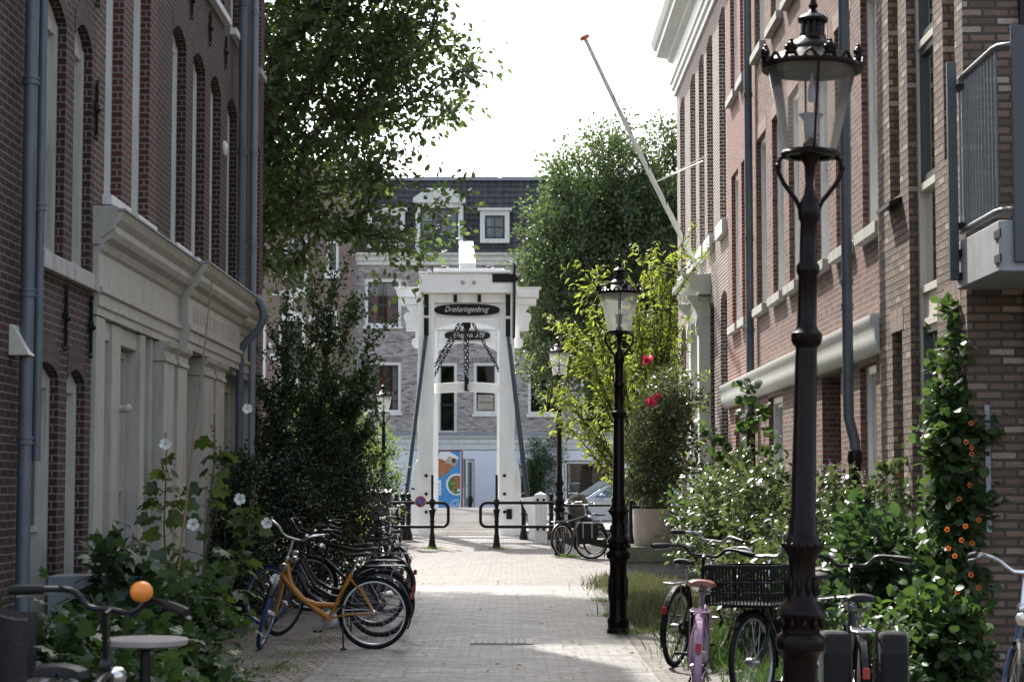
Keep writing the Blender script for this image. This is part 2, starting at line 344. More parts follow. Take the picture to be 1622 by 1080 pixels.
def copy_tree(o, parent=None):
    c = o.copy(); col.objects.link(c); OFF[c.name] = OFF.get(o.name, Vector((0, 0, 0)))
    if parent: c.parent = parent
    for ch in list(o.children): copy_tree(ch, c)
    return c
def text_geo(body, size, shear=0., depth=0.):
    cu = bpy.data.curves.new('lettering', 'FONT'); cu.body = body; cu.size = size; cu.shear = shear; cu.align_x = 'CENTER'; cu.align_y = 'CENTER'; cu.extrude = depth
    cu.resolution_u = 3; cu.offset = -.008
    o = bpy.data.objects.new('lettering', cu); col.objects.link(o); dg = bpy.context.evaluated_depsgraph_get(); me = bpy.data.meshes.new_from_object(o.evaluated_get(dg))
    vs = [tuple(v.co) for v in me.vertices]; fs = [tuple(p.vertices) for p in me.polygons]
    bpy.data.objects.remove(o); bpy.data.curves.remove(cu); bpy.data.meshes.remove(me)
    return vs, fs
def text_on_front(mb, body, c, width, shear=0., yoff=0., tall=1.):   # lettering facing the street, at c, scaled to a width
    vs, fs = text_geo(body, 1, shear)
    xs = [v[0] for v in vs]; k = width/(max(xs)-min(xs)); mx = (max(xs)+min(xs))/2; ys = [v[1] for v in vs]; my = (max(ys)+min(ys))/2
    mb.add([(c[0]+(v[0]-mx)*k, c[1]+yoff, c[2]+(v[1]-my)*k*tall) for v in vs], fs)

# ------------------------------------------------------------------ foliage
LEAF = {
 'blade': ([(0, .035, 0), (.5, .03, .05), (1, 0, -.15), (.5, -.03, .05), (0, -.035, 0)], [(0, 1, 3), (0, 3, 4), (1, 2, 3)]),  # outline in (along, across, lift) with the midrib folded
 'kite': ([(0, 0, 0), (.45, .3, .1), (1, 0, -.05), (.45, -.3, .1)], [(0, 1, 2), (0, 2, 3)]),
 'oval': ([(0, 0, 0), (.3, .27, .07), (.68, .24, .05), (1, 0, -.12), (.68, -.24, .05), (.3, -.27, .07), (.5, 0, 0)],
          [(0, 1, 6), (1, 2, 6), (2, 3, 6), (3, 4, 6), (4, 5, 6), (5, 0, 6)]),
 'lance': ([(0, 0, 0), (.35, .15, .05), (.75, .1, -.03), (1, 0, -.2), (.75, -.1, -.03), (.35, -.15, .05), (.5, 0, -.02)],
           [(0, 1, 6), (1, 2, 6), (2, 3, 6), (3, 4, 6), (4, 5, 6), (5, 0, 6)]),
 'lobed': ([(0, 0, 0), (-.08, .3, .05), (.2, .5, -.04), (.38, .3, .06), (.7, .38, -.04), (.72, .17, .04), (1.05, 0, -.12), (.72, -.17, .04), (.7, -.38, -.04), (.38, -.3, .06), (.2, -.5, -.04), (-.08, -.3, .05), (.4, 0, 0)],
           [(i, (i+1) % 12, 12) for i in range(12)]),
 'round': ([(0, 0, 0), (.1, .35, .05), (.45, .5, .08), (.8, .36, .03), (.95, 0, -.06), (.8, -.36, .03), (.45, -.5, .08), (.1, -.35, .05), (.45, 0, 0)],
           [(i, (i+1) % 8, 8) for i in range(8)]),
}
def leaves_geo(pos, dirs, size, kind='kite', up=.5, droop=0.):
    n = len(pos); V, Fc = LEAF[kind]; V = np.array(V, float); Fc = np.array(Fc)
    d = dirs+np.array([0, 0, -droop]); d /= np.linalg.norm(d, axis=1)[:, None]+1e-9
    nr = rng.normal(size=(n, 3)); nr[:, 2] += up*2.2
    nr -= d*(nr*d).sum(1)[:, None]; nr /= np.linalg.norm(nr, axis=1)[:, None]+1e-9
    sd_ = np.cross(nr, d); sz = size*rng.uniform(.6, 1.25, n)
    wv = V[None]*sz[:, None, None]
    P = pos[:, None]+wv[..., 0:1]*d[:, None]+wv[..., 1:2]*sd_[:, None]+wv[..., 2:3]*nr[:, None]
    idx = (np.arange(n)*len(V))[:, None, None]+Fc[None]
    return P.reshape(-1, 3), idx.reshape(-1, Fc.shape[1])
def mesh_np(name, parts, mat_, parent=None, base=None, **kw):
    off = OFF.get(parent.name, Vector((0, 0, 0))) if parent else (Vector(base) if base is not None else Vector((0, 0, 0)))
    vs = []; fs = []; b = 0
    for P, I in parts: vs.append(P); fs.append(I+b); b += len(P)
    v = np.concatenate(vs)-np.array(off); f = np.concatenate(fs)
    me = bpy.data.meshes.new(name); me.vertices.add(len(v)); me.vertices.foreach_set('co', v.astype(np.float32).ravel())
    me.loops.add(f.size); me.loops.foreach_set('vertex_index', f.astype(np.int32).ravel())
    me.polygons.add(len(f)); k = f.shape[1]; me.polygons.foreach_set('loop_start', np.arange(len(f), dtype=np.int32)*k)
    try: me.polygons.foreach_set('loop_total', np.full(len(f), k, dtype=np.int32))
    except Exception: pass
    me.materials.append(M[mat_]); me.update(calc_edges=True)
    o = bpy.data.objects.new(name, me); col.objects.link(o)
    if parent: o.parent = parent; OFF[o.name] = off
    elif base is not None: o.location = base
    return tag(o, kw.get('label'), kw.get('cat'), kw.get('group'), kw.get('kind'))
def unit(a): return a/(np.linalg.norm(a, axis=-1, keepdims=True)+1e-9)
def grow(root, top, ells, nclump, seed=0):
    """Skeleton of a crown: points through ellipsoids, each joined to its nearest neighbour nearer the trunk."""
    g = np.random.default_rng(seed); root = np.array(root, float); top = np.array(top, float)
    tot = sum(e[1][0]*e[1][1]*e[1][2] for e in ells); P = []
    for c, r in ells:
        k = max(3, int(nclump*r[0]*r[1]*r[2]/tot)); u = unit(g.normal(size=(k, 3))); rad = g.uniform(.12, 1, k)**.45
        P.append(np.array(c)+u*rad[:, None]*np.array(r))
    P = np.concatenate(P)
    nodes = [root+(top-root)*t+g.normal(size=3)*.03*np.linalg.norm(top-root)*(0 < t < 1) for t in np.linspace(0, 1, 7)]
    par = [-1]+list(range(6)); order = np.argsort(np.linalg.norm(P-top, axis=1)); tipidx = []
    A = np.zeros((len(P)*2+8, 3)); A[:7] = nodes; n = 7; dist0 = np.zeros(len(A)); dist0[:7] = 0
    for i in order:
        p = P[i]; d = np.linalg.norm(A[2:n]-p, axis=1)+.35*dist0[2:n]; j = int(np.argmin(d))+2
        q = A[j]; L = np.linalg.norm(p-q)
        mid = (p+q)/2+g.normal(size=3)*.1*L+np.array([0, 0, .06*L])
        A[n] = mid; par.append(j); dist0[n] = dist0[j]+L/2; A[n+1] = p; par.append(n); dist0[n+1] = dist0[j]+L; tipidx.append(n+1); n += 2
    A = A[:n]; w_ = np.zeros(n); w_[tipidx] = 1
    for i in range(n-1, 0, -1): w_[par[i]] += w_[i]
    return A, par, w_, tipidx
def branches_mb(A, par, w_, rmax, rmin=.008, pw=.5):
    mb = MB(); wm = w_.max()
    for i in range(1, len(A)):
        j = par[i]; r1 = max(rmin, rmax*(w_[i]/wm)**pw); r0 = max(rmin, min(rmax*(w_[j]/wm)**pw, r1*1.5))
        mb.tube([A[j], A[i]], [r0, r1], n=7 if r0 > .04 else (5 if r0 > .015 else 3), caps=False)
    return mb
def plant(name, label, cat, root, top, ells, nclump, per, size, leafm, kind='kite', rmax=.15, clump=.4, group=None, seed=1, up=.5, droop=.2, rmin=.006, stemname='branches', flat=.7, barkm='bark', thing=None, keep=None):
    e = thing or empty(name, root, label, cat, group)
    A, par, w_, tips = grow(root, top, ells, nclump, seed)
    branches_mb(A, par, w_, rmax, rmin).build(stemname, barkm, e, smooth=True)
    g = np.random.default_rng(seed+5); T = A[tips]; D = unit(T-A[[par[i] for i in tips]])
    cs = g.uniform(.55, 1.35, len(T)); cnt = (per*cs*g.uniform(.4, 1.5, len(T))).astype(int)
    idx = np.repeat(np.arange(len(T)), cnt); n = len(idx)
    along = g.uniform(-1.3, 1.0, n); off = g.normal(size=(n, 3))*np.array([1, 1, flat])*.42
    pos = T[idx]+(D[idx]*along[:, None]+off)*(clump*cs[idx])[:, None]
    dirs = unit(pos-T[idx])*.8+D[idx]*.6+g.normal(size=(n, 3))*.6
    pos[:, 2] = np.maximum(pos[:, 2], gz(root[1])+.02)
    if keep is not None: k_ = keep(pos); pos = pos[k_]; dirs = dirs[k_]
    mesh_np('leaves', [leaves_geo(pos, dirs, size, kind, up, droop)], leafm, e)
    return e
# ------------------------------------------------------------------ ground, street, water
def strip(name, mat_, xf, y0, y1, dz, kind='structure', step=.5, mats=None):
    mb = MB(); ys = [y0]; 
    while ys[-1] < y1-1e-6: ys.append(min(y1, ys[-1]+step))
    for k in (38, 43.8, 46.8):
        if y0 < k < y1: ys.append(k)
    ys = sorted(set(ys))
    for a, b in zip(ys, ys[1:]):
        xa, xb = xf(a), xf(b)
        mb.add([(xa[0], a, gz(a)+dz), (xa[1], a, gz(a)+dz), (xb[1], b, gz(b)+dz), (xb[0], b, gz(b)+dz)], [(0, 1, 2, 3)])
    return mb.build(name, mat_, kind=kind)
QY0, QY1 = 46.9, 59.0
mb = MB(); ys = [-30, 38, 43.8, 46.8, QY0, QY0, QY1, QY1, 62, 120, 900]; zs = [0, 0, .18, .33, .33, -2, -2, .2, .2, .2, 0]
for i in range(len(ys)-1):
    mb.add([(-500, ys[i], zs[i]-.01), (500, ys[i], zs[i]-.01), (500, ys[i+1], zs[i+1]-.01), (-500, ys[i+1], zs[i+1]-.01)], [(0, 1, 2, 3)])
mb.build('ground', 'earth', kind='structure')
strip('road', 'paver', lambda y: (-1.66, 1.18), -2, 31.2, .006)
strip('crossing_pavement', 'paver_red', lambda y: (-1.95, 1.5), 31.2, QY0-.02, .006)
strip('left_gutter', 'gutter', lambda y: (-1.96, -1.66), -2, 31.2, .004)
strip('left_pavement', 'paver_side', lambda y: (-3.7, -1.96), -2, 31.2, .006)
strip('right_pavement', 'paver_side', lambda y: (1.18, 2.2), -2, 31.2, .004)
strip('quay_pavement', 'paver_side', lambda y: (-30, -1.95), 31.2, QY0-.02, .003)
strip('quay_pavement', 'paver_red', lambda y: (1.5, 3.7), 31.2, QY0-.02, .003)
strip('far_quay', 'asphalt', lambda y: (-80, 80), QY1+.02, 82, .02)
MB().add([(-200, QY0+.01, -.9), (200, QY0+.01, -.9), (200, QY1-.01, -.9), (-200, QY1-.01, -.9)], [(0, 1, 2, 3)]).build('canal', 'water', kind='structure')
# gutter drain set into the street
mb = MB(); dc = at(795, 1017, 20.05)
mb.mi = 0; mb.box(dc.x-.31, dc.x+.31, 19.75, 20.4, .0, .02); mb.mi = 1
for i in range(9):
    if i != 4: mb.box(dc.x-.27+i*.06, dc.x-.235+i*.06, 19.8, 20.35, .0205, .0235)
mb.build('drain_grate', ['stone', 'black'], base=(dc.x, 20.03, 0), label='narrow metal drain grate set flush in the middle of the brick street', cat='drain')

# ------------------------------------------------------------------ facades
class Fac:                                   # u runs along the wall, o is the distance out of it
    def __init__(s, side, X): s.side = side; s.X = X
    def p(s, u, z, o):
        if s.side == 'L': return (s.X+o, u, z)
        if s.side == 'R': return (s.X-o, u, z)
        return (u, s.X-o, z)
    def box(s, mb, u0, u1, z0, z1, o0, o1):
        a = s.p(u0, z0, o0); b = s.p(u1, z1, o1)
        return mb.box(min(a[0], b[0]), max(a[0], b[0]), min(a[1], b[1]), max(a[1], b[1]), z0, z1)
    def quad(s, mb, pts): return mb.add([s.p(*q) for q in pts], [tuple(range(len(pts)))])
    def prof(s, mb, poly, u0, u1):           # (o, z) profile run along the wall
        n = len(poly); vs = [s.p(u0, z, o) for o, z in poly]+[s.p(u1, z, o) for o, z in poly]
        return mb.add(vs, [tuple(range(n)), tuple(range(n, 2*n))[::-1]]+[(i, i+n, (i+1) % n+n, (i+1) % n) for i in range(n)])
def arc_z(op, u, rise):
    c = (op[0]+op[1])/2; h = (op[1]-op[0])/2; return op[3]-rise*((u-c)/h)**2
def wall_mesh(F, u0, u1, z0, z1, ops, reveal=.1, back=8, room=.45, arch=0.):
    mb = MB(); us = sorted({u0, u1, *[o[0] for o in ops], *[o[1] for o in ops]}); zs = sorted({z0, z1, *[o[2] for o in ops], *[o[3] for o in ops]})
    for a, b in zip(us, us[1:]):
        for c, d in zip(zs, zs[1:]):
            mu, mz = (a+b)/2, (c+d)/2
            if any(o[0] < mu < o[1] and o[2] < mz < o[3] for o in ops): continue
            F.quad(mb, [(a, c, 0), (b, c, 0), (b, d, 0), (a, d, 0)])
    for op in ops:
        a, b, c, d = op[:4]; rise = op[4] if len(op) > 4 else arch; n = 8 if rise else 1
        uu = [a+(b-a)*i/n for i in range(n+1)]; zz = [arc_z(op, u, rise) if rise else d for u in uu]
        mb.mi = 0
        for i in range(n):
            if rise: F.quad(mb, [(uu[i], zz[i], 0), (uu[i+1], zz[i+1], 0), (uu[i+1], d, 0), (uu[i], d, 0)])
            F.quad(mb, [(uu[i], zz[i], 0), (uu[i+1], zz[i+1], 0), (uu[i+1], zz[i+1], -reveal-.2), (uu[i], zz[i], -reveal-.2)])
        for u, z in ((a, zz[0]), (b, zz[-1])): F.quad(mb, [(u, c, 0), (u, z, 0), (u, z, -reveal-.2), (u, c, -reveal-.2)])
        F.quad(mb, [(a, c, 0), (b, c, 0), (b, c, -reveal-.2), (a, c, -reveal-.2)])
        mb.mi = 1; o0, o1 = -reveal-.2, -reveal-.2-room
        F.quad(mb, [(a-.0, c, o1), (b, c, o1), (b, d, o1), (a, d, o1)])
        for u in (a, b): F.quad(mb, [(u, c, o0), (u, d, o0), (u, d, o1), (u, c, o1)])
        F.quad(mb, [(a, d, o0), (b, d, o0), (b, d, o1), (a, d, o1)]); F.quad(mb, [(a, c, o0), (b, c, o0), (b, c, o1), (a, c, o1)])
        mb.mi = 0
    F.quad(mb, [(u0, z0, 0), (u0, z1, 0), (u0, z1, -back), (u0, z0, -back)]); F.quad(mb, [(u1, z0, 0), (u1, z1, 0), (u1, z1, -back), (u1, z0, -back)])
    F.quad(mb, [(u0, z0, -back), (u1, z0, -back), (u1, z1, -back), (u0, z1, -back)])
    mb.mi = 2; F.quad(mb, [(u0, z1, 0), (u1, z1, 0), (u1, z1, -back), (u0, z1, -back)]); mb.mi = 0
    return mb
def sash(F, par, op, reveal=.1, fm='fwhite', sillm='stone', sill=True, rise=0., depth=.15, fw=.085, split=.48, munt=0, sash_m=None, curt=None, lintel=None, muntz=0, sillw=.09, sillo=.09):
    a, b, c, d = op[:4]; rise = op[4] if len(op) > 4 else rise; r = reveal
    mb = MB()
    for u0, u1 in ((a+.002, a+fw), (b-fw, b-.002)): F.box(mb, u0, u1, c+.002, d-rise-.002, -r-depth, -r)
    F.box(mb, a+fw, b-fw, c+.002, c+fw*.9, -r-depth, -r-.003)
    if rise:
        n = 8; uu = [a+.003+(b-a-.006)*i/n for i in range(n+1)]
        for i in range(n):
            z0, z1 = arc_z(op, uu[i], rise)-.003, arc_z(op, uu[i+1], rise)-.003
            F.quad(mb, [(uu[i], z0, -r-.01), (uu[i+1], z1, -r-.01), (uu[i+1], d-rise-fw*1.1, -r-.01), (uu[i], d-rise-fw*1.1, -r-.01)])
            F.quad(mb, [(uu[i], d-rise-fw*1.1, -r-.01), (uu[i+1], d-rise-fw*1.1, -r-.01), (uu[i+1], d-rise-fw*1.1, -r-.12), (uu[i], d-rise-fw*1.1, -r-.12)])
    else: F.box(mb, a+fw, b-fw, d-fw*1.1, d-.002, -r-depth, -r-.003)
    w = mb.build('window', fm, par, bevel=.004)
    sm = MB(); top = d-rise-fw*1.1; mid = c+(top-c)*split; a2, b2, c2 = a+fw, b-fw, c+fw*.9; t = .05
    for (z0, z1, oo) in ((mid, top, -r-.055), (c2, mid, -r-.11)) if split else ((c2, top, -r-.05),):
        F.box(sm, a2+.002, a2+t, z0+.001, z1, oo-.045, oo); F.box(sm, b2-t, b2-.002, z0+.001, z1, oo-.045, oo)
        F.box(sm, a2+t, b2-t, z0+.001, z0+t, oo-.045, oo-.002); F.box(sm, a2+t, b2-t, z1-t, z1-.001, oo-.045, oo-.002)
        for k in range(munt):
            u = a2+(b2-a2)*(k+1)/(munt+1); F.box(sm, u-.014, u+.014, z0+t, z1-t, oo-.035, oo-.006)
        for k in range(muntz):
            z = z0+(z1-z0)*(k+1)/(muntz+1); F.box(sm, a2+t, b2-t, z-.014, z+.014, oo-.034, oo-.007)
    sm.build('sash_frame', sash_m or fm, w)
    g = MB()
    for (z0, z1, oo) in ((mid, top, -r-.08), (c2, mid, -r-.135)) if split else ((c2, top, -r-.075),):
        F.quad(g, [(a2+t, z0+t, oo), (b2-t, z0+t, oo), (b2-t, z1-t, oo), (a2+t, z1-t, oo)])
    g.build('glass', 'glass', w)
    if curt:
        q = MB(); cm, spans = curt
        for s0, s1 in spans:
            n = 18; ua, ub = a2+(b2-a2)*s0, a2+(b2-a2)*s1
            for i in range(n):
                x0, x1 = ua+(ub-ua)*i/n, ua+(ub-ua)*(i+1)/n; o0, o1 = -r-.24-.025*math.sin(i*2.1), -r-.24-.025*math.sin((i+1)*2.1)
                F.quad(q, [(x0, c2, o0), (x1, c2, o1), (x1, top, o1), (x0, top, o0)])
        q.build('curtain', cm, w, smooth=True)
    if sill:
        s_ = MB(); F.box(s_, a-.06, b+.06, c-sillw, c-.001, -r+.01, sillo); s_.build('sill', sillm, w, bevel=.006)
    if lintel:
        l = MB(); F.box(l, a-.08, b+.08, d+.001, d+.21, -.02, .004) if not rise else None
        if rise:
            n = 8
            for i in range(n):
                ua, ub = a+(b-a)*i/n, a+(b-a)*(i+1)/n; za, zb = arc_z(op, ua, rise), arc_z(op, ub, rise)
                F.quad(l, [(ua, za, .004), (ub, zb, .004), (ub, zb+.22, .004), (ua, za+.22, .004)])
        l.build('lintel', lintel, w)
    return w
def anchor(F, par, u, z, h=.45):
    mb = MB(); P = lambda du, dz, o=.02: F.p(u+du, z+dz, o)
    mb.tube([P(0, -h/2), P(0, h/2)], .016, 6); mb.tube([P(0, h/2), P(.03, h/2+.05), P(.05, h/2+.02)], .012, 5)
    for s in (-1, 1):
        mb.tube([P(0, .02), P(.05*s, .06), P(.075*s, .02), P(.05*s, -.01)], .012, 5); mb.tube([P(0, -h/2), P(.04*s, -h/2-.04)], .012, 5)
    mb.ball(P(0, 0, .035), .03, 8, 6)
    mb.build('wall_anchor', 'black', par, smooth=True)
def pipe(name, label, pts, r, m, collars, group=None, base=None, rb=None):
    mb = MB(); mb.tube(pts, r, 14)
    o = empty(name, base or pts[-1], label, 'drainpipe', group); mb.build('pipe', m, o, smooth=True)
    for z in collars:
        c = MB(); x, y = pts[0][0], pts[0][1]
        for a, b in zip(pts, pts[1:]):
            if min(a[2], b[2]) <= z <= max(a[2], b[2]) and abs(a[2]-b[2]) > .01: t = (z-a[2])/(b[2]-a[2]); x = a[0]+(b[0]-a[0])*t; y = a[1]+(b[1]-a[1])*t
        c.lathe([(r+.002, z-.03), (r+.014, z-.028), (r+.014, z-.014), (r+.005, z-.012), (r+.005, z+.012), (r+.014, z+.014), (r+.014, z+.028), (r+.002, z+.03)], (x, y, 0), 14)
        c.box(x-.012, x+(.14 if x < 0 else .012)*(-1 if x < 0 else 1), y-.012, y+.012, z-.008, z+.008) if x > 0 else c.box(x-.14, x+.012, y-.012, y+.012, z-.008, z+.008)
        c.build('pipe_collar', m, o, smooth=True)
    return o
WALLG = ['brick', 'dark', 'zincroof']
# ---- left row
XL = -3.72; FL = Fac('L', XL); HL = 14.4  # row height above the view raised so its shadow covers the street
dl = lambda px: 11733/(811-px)               # distance of a point of the left wall from its column in the photograph
# building A (nearest, at the picture edge)
bA = empty('brick_house', (XL, 14, 0), 'dark brick house front at the extreme left picture edge behind the rattan chair', 'house', 'houses along the left side of the street')
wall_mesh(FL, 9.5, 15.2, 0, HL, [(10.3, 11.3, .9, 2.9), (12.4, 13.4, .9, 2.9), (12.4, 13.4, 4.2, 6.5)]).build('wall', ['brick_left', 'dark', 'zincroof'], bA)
for op in ((10.3, 11.3, .9, 2.9), (12.4, 13.4, .9, 2.9), (12.4, 13.4, 4.2, 6.5)): sash(FL, bA, op, fm='lwhite')
mb = MB(); c = at(14, 540, 14.75); mb.prism([(XL, c.z-.11), (XL+.16, c.z-.11), (XL+.03, c.z+.12), (XL, c.z+.12)], 14.67, 14.84, 'xz')
mb.build('wall_light', 'cream', bA, bevel=.006, label='small off white wedge shaped wall light')
# building B
bB = empty('brick_house', (XL, 16.5, 0), 'narrow dark brick house with two tall arched ground floor doors behind the orange bell', 'house', 'houses along the left side of the street')
b1, b2 = 15.203, dl(143)
opsB = [(15.45, 16.32, .12, 2.55, .1), (16.62, 17.32, .12, 2.55, .1), (15.45, 16.4, 3.42, 5.55, .16), (16.72, 17.42, 3.42, 5.55, .16), (15.5, 16.3, 7.2, 9.2), (16.7, 17.4, 7.2, 9.2)]
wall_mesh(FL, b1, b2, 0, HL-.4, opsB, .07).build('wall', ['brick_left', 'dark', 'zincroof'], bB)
for op in opsB: sash(FL, bB, op, .07, fm='lwhite', sill=op[2] > 5, lintel='soldier_left' if len(op) > 4 else None, depth=.2)
mb = MB(); FL.box(mb, b1+.02, b2-.01, 3.27, 3.41, -.05, .07); mb.build('sill_band', 'stone', bB, bevel=.008)
for u, z in ((16.47, 2.95), (17.45, 2.95), (16.56, 6.2), (17.55, 6.1), (17.55, 4.9)): anchor(FL, bB, u, z)
# building C1 + C2: shop front below, two brick fronts above
c0, c1, c2 = b2+.003, dl(243), 28.25
bC = empty('brick_house', (XL, 20, 0), 'brick house above the grey white shopfront with two windows resting on the cornice', 'house', 'houses along the left side of the street')
opC = [(18.0, 18.8, 4.2, 6.7), (19.3, 20.2, 4.2, 6.7), (18.0, 18.8, 7.6, 9.6), (19.3, 20.2, 7.6, 9.6)]
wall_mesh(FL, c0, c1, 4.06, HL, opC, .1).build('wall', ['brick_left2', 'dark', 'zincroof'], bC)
for op in opC: sash(FL, bC, op, .1, fm='fwhite', depth=.14, sillm='fwhite')
bD = empty('brick_house', (XL, 24, 0), 'brick house with four arched upper windows above the shopfront centre', 'house', 'houses along the left side of the street')
opD = [(a, b, 4.2, 6.68, .14) for a, b in ((21.55, 22.45), (22.95, 23.85), (24.3, 25.15), (25.75, 26.65))]+[(a, b, 7.58, 9.7) for a, b in ((21.6, 22.5), (23.4, 24.3), (24.45, 25.35), (25.95, 26.85))]
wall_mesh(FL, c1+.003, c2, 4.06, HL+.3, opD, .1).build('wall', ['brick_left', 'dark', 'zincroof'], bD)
for op in opD: sash(FL, bD, op, .1, fm='fwhite', depth=.12, sillm='fwhite', lintel='soldier_left' if len(op) > 4 else None)
for u in (21.2, 22.7, 24.1, 25.45, 27.2): anchor(FL, bD, u, 7.15, .34)
mb = MB(); mb.lathe([(0, 0), (.1, .0), (.1, .02), (.06, .045), (0, .05)], (XL, 25.46, 5.9), 12, 'x'); mb.build('rosette', 'fwhite', bD, smooth=True)
# shopfront
sf = empty('shopfront', (XL, 23, 0), 'long grey white painted wooden shopfront with moulded cornice and pilasters on the left', 'shopfront')
mb = MB(); FL.quad(mb, [(c0, 0, -.22), (c2, 0, -.22), (c2, 4.05, -.22), (c0, 4.05, -.22)]); FL.quad(mb, [(c0, 4.05, 0), (c2, 4.05, 0), (c2, 4.05, -8), (c0, 4.05, -8)])
for u in (c0, c2): FL.quad(mb, [(u, 0, 0), (u, 4.05, 0), (u, 4.05, -8), (u, 0, -8)])
FL.box(mb, c0+.02, c2-.02, 0, .32, -.21, .03)
for a, b in ((c0+.1, 20.1), (24.1, 25.1)): FL.box(mb, a, b, .34, .8, -.2, -.13)
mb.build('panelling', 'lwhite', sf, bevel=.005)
def ent(u0, u1, o, zb, zt, nm='cornice'):   # entablature: architrave, frieze and projecting cornice
    h = zt-zb; mb = MB()
    pr = [(-.3, zb), (o+.0, zb), (o+.0, zb+.07*h), (o+.02, zb+.09*h), (o+.02, zb+.2*h), (o+.05, zb+.22*h), (o+.05, zb+.26*h), (o+.01, zb+.28*h), (o+.01, zb+.6*h), (o+.04, zb+.63*h), (o+.06, zb+.7*h), (o+.12, zb+.74*h), (o+.15, zb+.8*h), (o+.15, zb+.86*h), (o+.2, zb+.92*h), (o+.23, zb+1*h), (-.3, zb+h)]
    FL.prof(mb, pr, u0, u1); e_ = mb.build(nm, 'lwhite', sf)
    mb = MB(); FL.prof(mb, [(-.28, zb+h+.002), (o+.25, zb+h+.002), (o+.25, zb+h+.02), (-.28, zb+h+.06)], u0-.02, u1+.02); mb.build('zinc_cap', 'zincroof', e_)
    return e_
ent(c0+.02, dl(276), .04, 3.08, 4.0); ent(dl(276)+.004, dl(362), .13, 3.08, 4.02); ent(dl(362)+.004, c2-.05, .04, 3.02, 3.95)
mb = MB(); FL.prof(mb, [(-.05, 3.7), (.06, 3.7), (.08, 3.76), (.2, 3.84), (.22, 4.04), (-.05, 4.04)], c0-.02, c0+.018); mb.build('end_block', 'lwhite', sf, bevel=.01)
mb = MB()                                    # worn carved frieze, letters no longer readable
for i in range(20):
    u = dl(283)+(dl(356)-dl(283))*(i+.5)/20
    FL.box(mb, u-.035-.02*(i % 3), u-.012, 3.40, 3.56, .13, .148); FL.box(mb, u-.012, u+.05, (3.40, 3.47, 3.54)[i % 3], (3.40, 3.47, 3.54)[i % 3]+.018, .13, .148)
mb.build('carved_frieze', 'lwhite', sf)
def pilaster(u0, u1, o=.09):
    mb = MB(); FL.box(mb, u0, u1, .36, 2.86, -.2, o); FL.box(mb, u0-.03, u1+.03, 0.0, .36, -.2, o+.04)
    p_ = mb.build('pilaster', 'lwhite', sf, bevel=.006)
    mb = MB(); FL.prof(mb, [(-.2, 2.863), (o+.02, 2.863), (o+.02, 2.9), (o+.005, 2.91), (o+.005, 2.97), (o+.05, 3.02), (o+.06, 3.07), (-.2, 3.07)], u0-.03, u1+.03); mb.build('capital', 'lwhite', p_)
for px0, px1 in ((246, 262), (268, 283), (311, 326), (331, 344)): pilaster(dl(px0), dl(px1))
mb = MB()
for px0, px1, o in ((146, 160, .03), (176.5, 190, .0), (219, 226, .02), (238, 241, 0)):
    FL.box(mb, dl(px0), dl(px1), .33, 3.07, -.2, o)
FL.box(mb, dl(160), dl(176), 2.9, 3.07, -.2, -.02); FL.box(mb, dl(190), dl(219), 2.9, 3.07, -.2, -.02)
mb.build('posts', 'lwhite', sf, bevel=.008)
for a, b, z0 in ((dl(161), dl(176), .8), (dl(191), dl(218), .8), (dl(284), dl(310), .1), (dl(352), dl(378), .1)):
    mb = MB(); FL.box(mb, a, b, z0, z0+.07, -.218, -.12); FL.box(mb, a, a+.06, z0+.07, 2.88, -.218, -.12); FL.box(mb, b-.06, b, z0+.07, 2.88, -.218, -.12); FL.box(mb, a+.06, b-.06, 2.81, 2.88, -.218, -.122)
    FL.box(mb, a+.06, b-.06, 1.5, 1.56, -.218, -.13)
    f_ = mb.build('window', 'lwhite', sf, bevel=.005); mb = MB(); FL.quad(mb, [(a+.06, z0+.07, -.19), (b-.06, z0+.07, -.19), (b-.06, 2.81, -.19), (a+.06, 2.81, -.19)]); mb.build('glass', 'glass', f_)
mb = MB(); FL.box(mb, dl(347), dl(350), .3, 2.95, -.21, .0); mb.build('gap_shade_strip', 'frameblack', sf)  # solid dark strip standing in for the shade inside a gap
mb = MB(); FL.box(mb, dl(366), dl(402), .82, .9, -.1, .2); mb.build('ledge', 'stone', sf, bevel=.01)
mb = MB(); c = at(181, 647, 18.9); mb.tube([(XL-.1, 18.9, c.z), (XL+.07, 18.9, c.z)], .035, 10); mb.ball((XL+.07, 18.9, c.z), .042); mb.build('door_knob', 'lwhite', sf, smooth=True)
# building E (far end of the left row)
bE = empty('brick_house', (XL, 29, 0), 'far end of the left brick row seen beyond the two drainpipes', 'house', 'houses along the left side of the street')
opE = [(28.55, 29.1, .9, 2.7), (28.55, 29.1, 4.3, 6.5), (28.55, 29.1, 7.6, 9.6)]
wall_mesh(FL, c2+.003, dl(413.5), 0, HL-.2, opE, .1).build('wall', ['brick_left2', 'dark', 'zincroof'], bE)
for op in opE: sash(FL, bE, op, .1, fm='fwhite')
